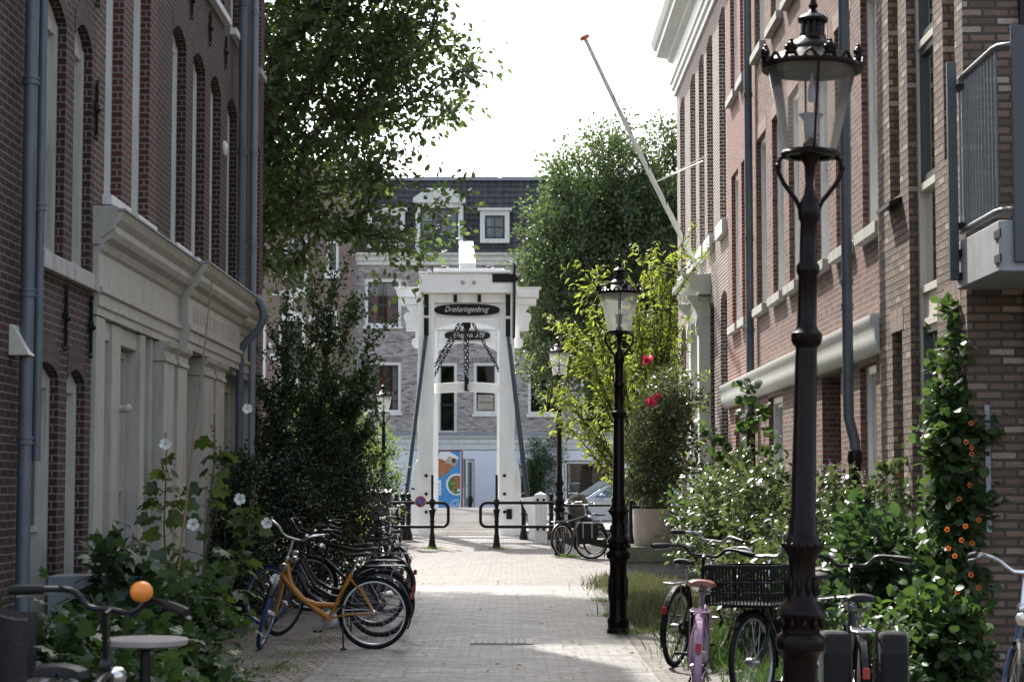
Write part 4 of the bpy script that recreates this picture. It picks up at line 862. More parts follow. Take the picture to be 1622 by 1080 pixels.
# ------------------------------------------------------------------ street lamps
def lamp_post(loc, label, k=1.0, kz=1.0, ring=2.35, glass='lampglassfar'):
    o = empty('street_lamp', loc, label, 'street lamp', 'maroon lantern posts along the street', local=True)
    def P(r): return [(a*k, z*kz) for a, z in r]
    mb = MB()
    mb.lathe(P([(.12, 0), (.12, .05), (.11, .06), (.11, .1), (.115, .12), (.115, .15), (.1, .17), (.094, .2), (.09, .74), (.1, .78), (.125, .8), (.13, .84), (.125, .86), (.1, .88),
                (.098, .93), (.125, .97), (.115, 1.0), (.085, 1.03), (.075, 1.08), (.07, 1.2), (.075, 1.24), (.1, 1.27), (.102, 1.31), (.085, 1.34), (.075, 1.36), (.076, 1.42), (.066, 1.44), (.058, 2.2),
                (.056, ring-.05), (.075, ring-.03), (.082, ring-.01), (.082, ring+.02), (.06, ring+.04), (.052, ring+.06), (.05, 2.6), (.062, 2.62), (.062, 2.65), (.047, 2.67), (.045, 2.86), (.055, 2.88), (.06, 2.92), (.052, 2.96), (.03, 3.0),
                (.02, 3.05), (.026, 3.14), (.045, 3.18), (.05, 3.2), (.01, 3.22)]), n=28)
    mb.v = [(x*(.88 if k > 1.02 and z < 3.0 else 1), y*(.88 if k > 1.02 and z < 3.0 else 1), z) for x, y, z in mb.v]
    post = mb.build('post', 'lamp', o, smooth=True)
    mb = MB()                                # cast leaf ornament on the shaft
    for z0, n_, r_, h_ in ((1.05, 10, .078, .1), (.9, 12, .118, .05), (.35, 8, .094, .26), (1.28, 14, .1, .03)):
        for i in range(n_):
            a = 2*math.pi*i/n_; c = (math.cos(a)*r_*k*(.88 if k > 1.02 else 1), math.sin(a)*r_*k*(.88 if k > 1.02 else 1), (z0+h_/2)*kz)
            mb.ball(c, (.014*k, .014*k, h_*.5), 6, 5)
    mb.build('cast_ornament', 'lamp', post, smooth=True)
    for s in (-1, 1):
        mb = MB(); pts = [(.03, 2.9), (.06, 2.97), (.12, 3.05), (.145, 3.1), (.15, 3.14), (.14, 3.175), (.115, 3.19)]
        for ang in (0, ): 
            q = [(s*x*k, 0, z*kz) for x, z in pts]; mb.tube(q, .011*k, 8)
            mb.ball((s*.15*k, 0, 3.135*kz), .016*k, 8, 6)
        mb.build('bracket', 'lamp', o, smooth=True)
    mb = MB(); mb.lathe(P([(.1, 3.185), (.138, 3.185), (.14, 3.2), (.128, 3.215), (.1, 3.215)]), n=36, cap=False); mb.tube([(-.13*k, 0, 3.2*kz), (.13*k, 0, 3.2*kz)], .012*k, 6); mb.tube([(0, -.13*k, 3.2*kz), (0, .13*k, 3.2*kz)], .012*k, 6)
    mb.build('lower_ring', 'lamp', o, smooth=True)
    mb = MB(); mb.lathe(P([(.124, 3.216), (.205, 3.615)]), n=40, cap=False); mb.build('glass_shade', glass, o, smooth=True)
    mb = MB()
    for i in (0, 2):
        a = math.pi/2*i-math.pi/2; mb.tube([(math.cos(a)*.128*k, math.sin(a)*.128*k, 3.21*kz), (math.cos(a)*.209*k, math.sin(a)*.209*k, 3.62*kz)], .0055*k, 6)
    mb.build('glazing_bars', 'lamp', o)
    mb = MB(); mb.lathe(P([(.2, 3.615), (.235, 3.61), (.24, 3.62), (.24, 3.635), (.225, 3.645), (.2, 3.66), (.165, 3.69), (.13, 3.705), (.125, 3.72), (.1, 3.75), (.07, 3.765), (.062, 3.78)]), n=40, cap=False)
    mb.lathe(P([(.062, 3.77), (.062, 3.79), (.05, 3.79)]), n=20, cap=False); mb.lathe(P([(.01, 3.655), (.2, 3.618)]), n=32, cap=False)
    hood = mb.build('hood', 'lamp', o, smooth=True)
    mb = MB()
    for i in range(10):
        a = 2*math.pi*(i+.5)/10; mb.bar((math.cos(a)*.05*k, math.sin(a)*.05*k, 3.785*kz), (math.cos(a)*.05*k, math.sin(a)*.05*k, 3.855*kz), .012*k)
    mb.lathe(P([(.03, 3.78), (.03, 3.86)]), n=12); mb.lathe(P([(.045, 3.85), (.07, 3.855), (.072, 3.87), (.055, 3.885), (.025, 3.9), (.014, 3.92), (.024, 3.935), (.014, 3.955), (.006, 4.02), (.0, 4.03)]), n=20)
    mb.build('vent', 'lamp', hood, smooth=True)
    mb = MB()                                # crown of palmettes linked by scrolls
    n_ = 8
    for i in range(n_):
        a = 2*math.pi*i/n_+R(12); c, s = math.cos(a), math.sin(a); r_ = .232*k
        for dx, dz, sz in ((0, .03, .02), (0, .055, .022), (-.018, .045, .016), (.018, .045, .016), (0, .078, .012), (-.02, .02, .012), (.02, .02, .012)):
            mb.ball((c*r_-s*dx*k, s*r_+c*dx*k, (3.635+dz)*kz), (sz*k, sz*k, sz*kz), 6, 5)
        pts = []
        for j in range(13):
            t = a+2*math.pi/n_*(j/12); pts.append((math.cos(t)*r_, math.sin(t)*r_, (3.648+.022*math.cos(j/12*4*math.pi))*kz))
        mb.tube(pts, .0085*k, 5)
    mb.build('crown', 'lamp', hood, smooth=True)
    mb = MB(); mb.lathe(P([(.03, 3.21), (.04, 3.225), (.035, 3.25), (.018, 3.27), (.012, 3.28)]), n=14); f_ = mb.build('burner', 'lamp', o, smooth=True)
    mb = MB(); mb.lathe(P([(.012, 3.28), (.03, 3.3), (.034, 3.36), (.04, 3.37), (.055, 3.39), (.06, 3.395)]), n=16, cap=False); mb.lathe(P([(.013, 3.46), (.018, 3.48), (.016, 3.52), (.008, 3.55), (.008, 3.6)]), n=12); mb.build('mantle', 'zinclight', f_, smooth=True)
    for ob in [o]: ob.scale = (1, 1, 1)
    return o
c = at(1257, 768, 9.55); o = lamp_post((c.x, 9.55, 0), 'tallest and nearest dark maroon lantern post in front of the right hand bicycles', 1.03, .99, 2.3, 'lampglass'); o.rotation_euler = (0, R(1.75), 0)
c = at(978, 768, 21.3); o = lamp_post((c.x, 21.3, 0), 'slim dark maroon lantern post standing at the street edge left of the concrete planter', 1.0, 1.0, 2.33); o.rotation_euler = (0, R(.45), 0)
c = at(886, 768, 41.5); lamp_post((c.x, 41.5, .1), 'smaller lantern post between the white gate and the slim post, behind the black bicycles', 1.04, 1.17, 2.33)
c = at(630, 768, 51); lamp_post((c.x-.02, 45.6, .3), 'lantern post left of the white drawbridge, rising behind garden shrubs', .9, .96*.95, 2.33)

# ------------------------------------------------------------------ drawbridge
DG = 47.8
def g(px, py, d=DG): return at(px, py, d)
def gp(mb, pts, y0, y1, d=None):             # outline on the gate plane, real thickness
    mb.prism([(g(x, y, DG if d is None else d).x, g(x, y, DG if d is None else d).z) for x, y in pts], y0, y1, 'xz')
br = empty('drawbridge', (g(740, 0).x, DG, .33), 'white wooden drawbridge with tall portal, hanging chains and black name board', 'drawbridge')
zdeck = lambda y: .35+(.93-.35)*math.sin(max(0, min(1, (y-DG)/9.6))*math.pi/2)
mb = MB(); xa, xb = g(585, 0).x, g(868, 0).x
for i in range(58):
    y = 46.75+i*.178; xl, xr = (xa, xb) if y < 48.3 else (g(676, 0).x, g(806, 0).x)
    mb.box(xl, xr, y, y+.168, zdeck(y)-.12, zdeck(y)+.004*(i % 3))
dk = mb.build('deck', 'wood', br)
mb = MB(); mb.box(g(696, 0).x+.0, g(697, 0).x, 0, 0, 0, 0) if False else None
for x in (-1.9, -1.2, -.5, -.02): mb.box(x, x+.15, 47, 57, -.2, .2)
mb.build('bearing_beam', 'bwhite', br)
mb = MB(); mb.box(xa, xb, 46.71, 46.745, -.5, .36); mb.build('edge_beam', 'bwhite', br)
y0, y1 = DG, DG+.4
def col_(px0, px1, pyt, name='pillar', lab=None, flare=0):
    mb = MB(); a, b = g(px0, 0).x, g(px1, 0).x; mb.box(a, b, y0, y1, zdeck(DG), g(700, pyt).z)
    return mb.build(name, 'bwhite', br, bevel=.015)
pl = col_(664, 689, 447); pr_ = col_(791, 815, 447)
mb = MB(); gp(mb, [(664.2, 848), (651, 848), (652, 760), (655, 740), (660, 728), (664.2, 727)], y0+.08, y1-.04); mb.build('cheek', 'bwhite', pl, bevel=.012)
mb = MB(); gp(mb, [(814.8, 848), (826, 848), (825, 760), (822, 740), (818, 729), (814.8, 728)], y0+.08, y1-.04); mb.build('cheek', 'bwhite', pr_, bevel=.012)
for par, xs in ((pl, 675), (pr_, 799)):
    for y in (753, 782, 810.5):
        mb = MB(); c = g(xs, y); mb.lathe([(0, -.035), (.025, -.035), (.04, -.02), (.04, .0), (0, .0)], (c.x, y0, c.z), 12, 'y'); mb.build('bolt_head', 'black', par, smooth=True)
mb = MB(); a, b = g(802, 822), g(811, 806); mb.box(a.x, b.x, y0-.06, y0-.001, a.z, b.z); cb = mb.build('lock_box', 'black', pr_, bevel=.008)
# lintels, name board frame, arched brace
mb = MB(); a, b = g(664.5, 464.5), g(819, 434); mb.box(a.x, b.x, y0-.14, y1+.1, a.z, b.z); top = mb.build('head_beam', 'bwhite', br, bevel=.012)
mb = MB(); a, b = g(663, 433.6), g(676, 432); mb.box(a.x, b.x, y0-.16, y1+.12, a.z, a.z+.03)
a, b = g(676.5, 433.5), g(809, 429.5); mb.box(a.x, b.x, y0-.2, y1+.16, a.z, b.z)
a2, b2 = g(685, 429.4), g(799, 425.8); mb.box(a2.x, b2.x, y0-.12, y1+.3, a2.z, b2.z); mb.build('capping', 'bwhite', top, bevel=.008)
for px in (704, 775):
    mb = MB(); c = g(px, 425.5); 
    for k in range(7):
        an = math.pi*k/6; mb.tube([(c.x, y0-.08, c.z-.04), (c.x+.14*math.cos(an), y0-.1, c.z-.03+.1*math.sin(an))], [.022, .008], 5)
    mb.tube([(c.x-.12, y0+.1, c.z), (c.x-.05, y0+.1, c.z+.07), (c.x+.1, y0+.1, c.z+.07), (c.x+.13, y0+.1, c.z)], .014, 5); mb.build('iron_fitting', 'black', top, smooth=True)
for px in (733, 751):
    mb = MB(); c = g(px, 448.5); mb.lathe([(0, -.035), (.03, -.035), (.045, -.02), (.05, 0)], (c.x, y0-.14, c.z), 14, 'y'); mb.build('bolt_cap', 'steel', top, smooth=True)
mb = MB(); gp(mb, [(677, 464.8), (802, 464.8), (802, 479), (677, 479)], y0+.06, y0+.34); mb.build('cross_rail', 'bwhite', br, bevel=.01)
mb = MB(); gp(mb, [(689.2, 479.3), (790.8, 479.3), (790.8, 502), (689.2, 502)], y0+.12, y0+.3); pnl = mb.build('name_panel', 'bwhite', br)
mb = MB(); arc = [(688.9+101.9*t, 521.5-12.5*math.sin(math.pi*t)**.8) for t in np.linspace(0, 1, 15)]
gp(mb, [(688.9, 502.4), (790.9, 502.4)]+arc[::-1], y0+.1, y0+.3); mb.build('arched_brace', 'bwhite', br)
mb = MB(); el = [(739.5+52*abs(math.cos(t))**.75*math.copysign(1, math.cos(t)), 490.3-9.2*abs(math.sin(t))**.8*math.copysign(1, math.sin(t))) for t in [2*math.pi*k/40 for k in range(40)]]
gp(mb, el, y0+.06, y0+.118); nb = mb.build('name_board', 'black', br, bevel=.006)
mb = MB(); c = g(739.5, 490.6); text_on_front(mb, 'Drieharingenbrug', (c.x, y0+.055, c.z), g(774, 0).x-g(705, 0).x, .45, tall=1.35); mb.build('lettering', 'paper', nb)
for x0, x1, ya, yb in ((671.5, 679, 466.5, 499.5), (671.5, 679, 503.5, 532), (801, 808.5, 466.5, 500.5), (801, 808.5, 505, 533), (718.5, 724, 466.5, 478.5), (756.5, 762, 466.5, 478.5)):
    mb = MB(); gp(mb, [(x0, ya), (x1, ya), (x1, yb), (x0, yb)], y0-.03, y0-.002); mb.build('iron_strap', 'black', br)
    if x0 in (718.5, 756.5): br.children[-1].location.y += .06
mb = MB(); gp(mb, [(780, 435), (818.5, 435), (818.5, 448), (780, 448)], y0-.17, y0-.142); mb.ball((g(818, 442).x, y0-.16, g(818, 442).z), .06); mb.build('hinge_plate', 'black', top)
# side wings: cross beam behind and scrolled brackets
mb = MB(); gp(mb, [(622, 453), (858, 453), (858, 451.6), (622, 451.6)], y1+.12, y1+.62); gp(mb, [(626, 467.5), (854, 467.5), (854, 453.2), (626, 453.2)], y1+.14, y1+.6); gp(mb, [(631, 479), (850, 479), (850, 467.7), (631, 467.7)], y1+.18, y1+.56)
wing = mb.build('balance_beam', 'bwhite', br, bevel=.01)
def scroll(sg):
    X = lambda x: 739.5+sg*(x-739.5)
    pts = [(815, 479.2), (838, 479.2), (836.5, 484), (833, 488), (831, 491.5)]+[(834+8*math.cos(a), 499+8*math.sin(a)) for a in [R(q) for q in range(-100, 71, 19)]]+[(838, 509.5), (838, 520.5), (823, 520.5), (823, 528)]+[(822+7*math.cos(a), 540+8*math.sin(a)) for a in [R(q) for q in range(-80, 111, 19)]]+[(815, 548)]
    mb = MB(); gp(mb, [(X(x), y) for x, y in pts], y1+.2, y1+.5); mb.build('scroll_bracket', 'bwhite', wing, bevel=.01)
scroll(1); scroll(-1)
# balance pole, running back over the portal
mb = MB(); a, b = g(728, 427), g(754, 388)
vs = []
for (yy, hw, zc, xc_) in ((y0+.0, .2, g(0, 424).z, g(741, 0).x), (y0+8.8, .2, at(740, 389, y0+8.8).z, at(739, 0, y0+8.8).x)):
    for sx, sz in ((-1, -.22), (1, -.22), (1, .12), (-1, .12)): vs.append((xc_+sx*hw, yy, zc+sz))
mb.add(vs, [(0, 1, 2, 3), (7, 6, 5, 4), (0, 4, 5, 1), (1, 5, 6, 2), (2, 6, 7, 3), (3, 7, 4, 0)]); mb.build('balance_pole', 'bwhite', br, bevel=.012)
# rods
for p0, p1, r_ in (((674.5, 532), (636, 845), .05), ((805, 533), (834, 785), .045), ((809, 545), (838, 783), .02)):
    mb = MB(); a, b = g(*p0, DG-.05), g(*p1, DG-.45 if p0[0] < 700 else DG-.25); mb.tube([a, b], r_, 10); c = b*.5+a*.5; c = a+(b-a)*.82; mb.lathe([(r_+.002, -.02), (r_+.03, -.02), (r_+.03, .02), (r_+.002, .02)], tuple(c), 10); mb.build('tie_rod', 'blackblue', br, smooth=True)
mb = MB(); a, b = g(815.5, 418, DG-.2), g(814.5, 535, DG-.2); mb.tube([a, b], .026, 6)
for i in range(40): c = a+(b-a)*(i/39); mb.box(c.x-.05, c.x+.0, c.y-.02, c.y+.02, c.z-.014, c.z+.014)
mb.build('rack_rod', 'black', br)
# chains
def chain(par, a, b, L=.105, w_=.06, r_=.0125):
    a = Vector(a); b = Vector(b); d = b-a; n = max(2, int(d.length/(L*.72))); mb = MB(); dn = d.normalized()
    u = dn.cross(Vector((0, 1, 0))).normalized(); v = dn.cross(u)
    for i in range(n):
        c = a+d*((i+.5)/n); s = u if i % 2 else v*.85+u*.5; s = s.normalized()
        pts = [c+dn*(L/2-w_/2+w_/2*math.sin(t))*1.0*(1 if math.sin(t) >= 0 else 1)+s*w_/2*math.cos(t) if math.sin(t) >= 0 else c-dn*(L/2-w_/2-w_/2*math.sin(t))+s*w_/2*math.cos(t) for t in [2*math.pi*k/10 for k in range(10)]]
        mb.tube(pts, r_, 5, closed=True)
    return mb.build('chain', 'black', par, smooth=True)
cy = DG+.5
chain(br, g(728, 510, cy), g(684, 588, cy)); chain(br, g(734, 510, cy+.2), g(686, 598, cy+.2)); chain(br, g(737, 512, cy), g(737.5, 596, cy), .115, .075); chain(br, g(741, 512, cy+.1), g(740, 594, cy+.1)); chain(br, g(748, 510, cy), g(793.5, 592, cy))
mb = MB(); gp(mb, [(733, 508), (745, 508), (745, 515), (741, 520), (736, 520), (733, 514)], cy-.08, cy+.16); mb.build('chain_anchor', 'black', br)
mb = MB(); ar1 = [(686+107*t, 606.5-3*math.sin(math.pi*t)) for t in np.linspace(0, 1, 13)]; ar2 = [(686+107*t, 621.5-3*math.sin(math.pi*t)) for t in np.linspace(0, 1, 13)]
gp(mb, ar1+ar2[::-1], y1+.05, y1+.3); cbm = mb.build('lower_cross_beam', 'bwhite', br, bevel=.01)
mb = MB(); gp(mb, [(735, 594), (740, 594), (740, 597), (742, 597), (742, 606), (740, 606), (740, 616), (743, 617), (743, 619), (735, 618)], y1-.02, y1+.045); mb.build('iron_clasp', 'black', cbm)
# second portal at the far side
D2 = 57.4
g2 = lambda x, y: at(x, y, D2)
mb = MB()
def gq(mb, pts, y0_, y1_): mb.prism([(g2(x, y).x, g2(x, y).z) for x, y in pts], y0_, y1_, 'xz')
far = MB(); gq(far, [(680, 806), (693.5, 806), (693.5, 470), (680, 470)], D2, D2+.35); gq(far, [(787, 806), (800, 806), (800, 470), (787, 470)], D2, D2+.35); fpt = far.build('far_pillars', 'bwhite', br, bevel=.01)
mb = MB(); gq(mb, [(680, 470), (800, 470), (800, 520), (680, 520)], D2+.05, D2+.3); mb.build('far_head_beam', 'bwhite', fpt)
mb = MB(); arc = [(693.7+93.1*t, 556-14*math.sin(math.pi*t)**.8) for t in np.linspace(0, 1, 15)]; gq(mb, [(693.7, 520.3), (786.8, 520.3)]+arc[::-1], D2+.08, D2+.26); mb.build('far_arched_brace', 'bwhite', fpt)
mb = MB(); gq(mb, [(693.7, 521.5), (786.8, 521.5), (786.8, 520), (693.7, 520)], D2-.0, D2+.07); gq(mb, [(693.7, 541), (786.8, 541), (786.8, 540), (693.7, 540)], D2+.04, D2+.075); mb.build('far_rail', 'bwhite', fpt)
mb = MB(); el = [(740.5+36*abs(math.cos(t))**.55*math.copysign(1, math.cos(t)), 531.3-7.2*abs(math.sin(t))**.7*math.copysign(1, math.sin(t))) for t in [2*math.pi*k/36 for k in range(36)]]
gq(mb, el, D2-.05, D2-.005); nb2 = mb.build('number_board', 'black', br, bevel=.006)
mb = MB(); c = g2(743, 531.6); text_on_front(mb, 'Brug no. 320', (c.x, D2-.054, c.z), g2(767, 0).x-g2(718, 0).x, .4, tall=1.2); mb.build('lettering', 'paper', nb2)
# white fence posts and arms beside the portal
def bpost(x0, x1, yt, yb, d, label):
    mb = MB(); a, b = at(x0, yb, d), at(x1, yt, d); w_ = b.x-a.x; zb = gz(d); mb.box(a.x, b.x, d, d+w_, zb, b.z)
    cx_ = (a.x+b.x)/2; mb.add([(a.x, d, b.z+.001), (b.x, d, b.z+.001), (b.x, d+w_, b.z+.001), (a.x, d+w_, b.z+.001), (cx_, d+w_/2, b.z+.07)], [(0, 1, 4), (1, 2, 4), (2, 3, 4), (3, 0, 4)])
    o = mb.build('bridge_post', 'bwhite', base=(cx_, d+w_/2, zb), bevel=.008, label=label, cat='post', group='white posts beside the drawbridge')
    OFF[o.name] = Vector((cx_, d+w_/2, zb))
    for dx in (-.25, .25):
        for zz in (b.z-.12, b.z-.78):
            mb = MB(); mb.lathe([(0, -.02), (.03, -.02), (.035, 0)], (cx_+dx*w_, d, zz), 10, 'y'); mb.build('bolt_head', 'black', o)
    return o
bpost(847, 866, 783, 858, 45.2, 'thick white post with pointed top right of the portal')
bpost(610, 624, 784, 850, 45.6, 'slim white post behind the handlebars left of the portal')
mb = MB(); d = 46.2; P = lambda x, y: (at(x, y, d).x, at(x, y, d).z); mb.prism([P(826, 788), (P(846, 786)), P(846, 850), P(838, 850), P(836, 815), P(826, 795)], d, d+.15); mb.box(P(838, 0)[0], P(846, 0)[0], d-.02, d+.18, .3, P(0, 800)[1])
mb.build('barrier_arm', 'bwhite', base=(P(836, 0)[0], d, .33), label='white barrier arm hinged between the portal and the thick white post', cat='barrier')
# iron balusters of the canal railing left and right of the portal
def baluster(px, d, label):
    c = at(px, 0, d); z0 = gz(d); mb = MB(); mb.lathe([(.1, 0), (.1, .1), (.07, .2), (.055, .3), (.05, .55), (.07, .58), (.05, .62), (.06, .78), (.085, .86), (.085, .92), (.04, .95), (.065, 1.0), (.05, 1.06), (0, 1.08)], (c.x, d, z0), 14)
    return mb.build('railing_post', 'black', base=(c.x, d, z0), smooth=True, label=label, cat='railing post', group='turned iron posts of the canal railing')
for px, lab in ((631, 'turned black iron post left of the portal, nearest the white post'), (641, 'turned black iron post beside the left tie rod of the portal'), (650, 'turned black iron post touching the left foot of the portal'), (829, 'turned black iron post at the right foot of the portal'), (872, 'turned black iron post right of the thick white post')): baluster(px, 46.4, lab)
# bollards with looped rails
def rail_gate(px, sg, label):
    d = 43.8; c = at(px, 0, d); z0 = gz(d); o = empty('street_barrier', (c.x, d, z0), label, 'barrier', 'black barriers with looped rails at the bridge')
    mb = MB(); mb.lathe([(.09, 0), (.09, .06), (.075, .12), (.07, .16), (.055, .3), (.045, .36), (.045, .58), (.06, .6), (.045, .63), (.05, .7), (.075, .86), (.045, .88), (.045, .92), (.065, .98), (.065, 1.06), (.05, 1.08), (.0, 1.08)], (c.x, d, z0), 16); mb.build('bollard', 'black', o, smooth=True)
    mb = MB(); mb.tube([(c.x, d, z0+1.08), (c.x, d, at(0, 752, d).z)], .028, 8); mb.build('pin', 'black', o, smooth=True)
    zt, zb_ = at(0, 796, d).z, at(0, 834, d).z; x1 = at(px+sg*25, 0, d).x; s = sg; x2 = at(px-sg*(70 if sg > 0 else 98), 0, d).x; r_ = .13
    pts = [(x2, d, zt), (x1-s*r_, d, zt)]+[(x1-s*r_+s*r_*math.sin(a), d, zt-r_+r_*math.cos(a)) for a in [R(q) for q in (20, 45, 70, 90)]]+[(x1-s*r_+s*r_*math.cos(a), d, zb_+r_-r_*math.sin(a)) for a in [R(q) for q in (0, 20, 45, 70, 90)]]+[(x2, d, zb_)]
    mb = MB(); mb.tube(pts, .034, 10); mb.build('rail', 'black', o, smooth=True)
    mb = MB(); mb.tube([(x2, d, z0-.02), (x2, d, zt+.03)], .04, 10); mb.build('end_post', 'black', o, smooth=True)
    return o
ba = rail_gate(687, 1, 'black iron barrier left of the bridge entrance carrying a round blue sign'); rail_gate(787, -1, 'black iron barrier right of the bridge entrance')
c = at(666, 794, 43.75); o = empty('parking_sign', c, 'small round blue no parking sign with red rim on the left barrier rail', 'sign')
for r0, y_, m_, nm in ((.128, -.0, 'paper', 'sign_plate'), (.12, -.012, 'signred', 'sign_rim'), (.088, -.018, 'signblue', 'sign_field')):
    mb = MB(); mb.lathe([(0, y_-.01), (r0, y_-.01), (r0, y_), (0, y_)], tuple(c), 28, 'y'); mb.build(nm, m_, o)
mb = MB(); mb.bar(c+Vector((-.06, -.032, .06)), c+Vector((.06, -.032, -.06)), .006, .034, up=(0, 1, 0)); mb.build('sign_slash', 'signred', o)
mb = MB(); mb.bar(c+Vector((-.05, -.030, .075)), c+Vector((.075, -.030, -.05)), .004, .012, up=(0, 1, 0)); mb.bar(c+Vector((-.075, -.030, .05)), c+Vector((.05, -.030, -.075)), .004, .012, up=(0, 1, 0)); mb.build('slash_edge', 'paper', o)
# long rails of the quay fence at the right
def fence(name, label, pts, d, zs, posts, bars=0):
    o = empty(name, (at(pts[0], 0, d).x, d, gz(d)), label, 'fence')
    for z in zs: mb = MB(); mb.tube([(at(pts[0], 0, d).x, d, z), (at(pts[1], 0, d).x, d, z)], .026, 8); mb.build('rail', 'black', o, smooth=True)
    for px in posts:
        c = at(px, 0, d); mb = MB(); mb.tube([(c.x, d, gz(d)), (c.x, d, max(zs)+.06)], [.06, .05], 10); mb.ball((c.x, d, max(zs)+.11), .075); mb.build('fence_post', 'black', o, smooth=True)
    if bars:
        mb = MB(); xa_, xb_ = at(pts[0], 0, d).x, at(pts[1], 0, d).x; n_ = int((xb_-xa_)/bars)
        for i in range(1, n_): x = xa_+(xb_-xa_)*i/n_; mb.tube([(x, d, zs[-1]), (x, d, zs[-2])], .01, 5)
        mb.build('fence_bars', 'black', o)
    return o
fence('quay_fence', 'black railing with round post top around the concrete planter on its stone ledge', (996, 1118), 36.2, [at(0, 749, 36.2).z, at(0, 862, 36.2).z-.0, at(0, 803, 36.2).z], [997, 1117], .12)
fence('quay_fence', 'low black railing behind the parked bicycles between the lantern posts', (888, 990), 42.6, [at(0, 800, 42.6).z, at(0, 845, 42.6).z], [889, 988])
# utility cabinet left
mb = MB(); a, b = at(574, 0, 42), at(620, 782, 42); mb.box(a.x, b.x, 42, 42.45, 0.1, b.z); cab = empty('utility_cabinet', (a.x*.5+b.x*.5, 42, .1), 'dark grey utility cabinet with sloping pale lid behind the silver bicycle', 'cabinet'); mb.build('cabinet_body', 'anthr', cab, bevel=.02)
mb = MB(); mb.prism([(41.95, b.z), (42.5, b.z), (42.5, b.z+.1), (41.95, b.z+.04)], a.x-.03, b.x+.03, 'yz'); mb.build('lid', 'galv', cab, bevel=.01)
mb = MB(); c = at(594, 797, 41.99); mb.lathe([(0, -.005), (.05, -.005), (.05, 0)], tuple(c), 16, 'y'); mb.build('sticker', 'paper', cab)
mb = MB(); c = at(589, 808, 41.99); mb.tube([(c.x-.08, 41.98, c.z), (c.x-.02, 41.98, c.z-.03), (c.x+.03, 41.98, c.z+.03), (c.x+.09, 41.98, c.z+.01)], .014, 5); mb.build('red_tag', 'signred', cab)

# ------------------------------------------------------------------ planter and ledge
pt = empty('planter', (at(1028, 0, 34.8).x, 34.8, .52), 'large round weathered concrete planter on a stone ledge at right', 'planter')
mb = MB(); mb.lathe([(0, 0), (.27, 0), (.3, .03), (.325, .2), (.335, .62), (.33, .64), (.3, .64), (.3, .56), (0, .56)], (pt.location.x, 34.8, .52), 32); mb.build('pot', 'concrete', pt, smooth=True)
mb = MB(); mb.lathe([(0, .57), (.3, .575)], (pt.location.x, 34.8, .52), 16); mb.build('soil', 'earth', pt)
mb = MB(); a, b = at(968, 0, 34.4), at(1062, 0, 34.4); mb.box(a.x, b.x+.6, 34.3, 36.6, .25, .515); lg = MB(); lg.box(a.x+.08, b.x+.55, 34.4, 36.6, 0, .249)
le = empty('stone_ledge', (a.x+.8, 35, 0), 'mossy stone ledge carrying the concrete planter', 'ledge'); mb.build('slab', 'stonegreen', le, bevel=.015); lg.build('base', 'stone', le, bevel=.01)

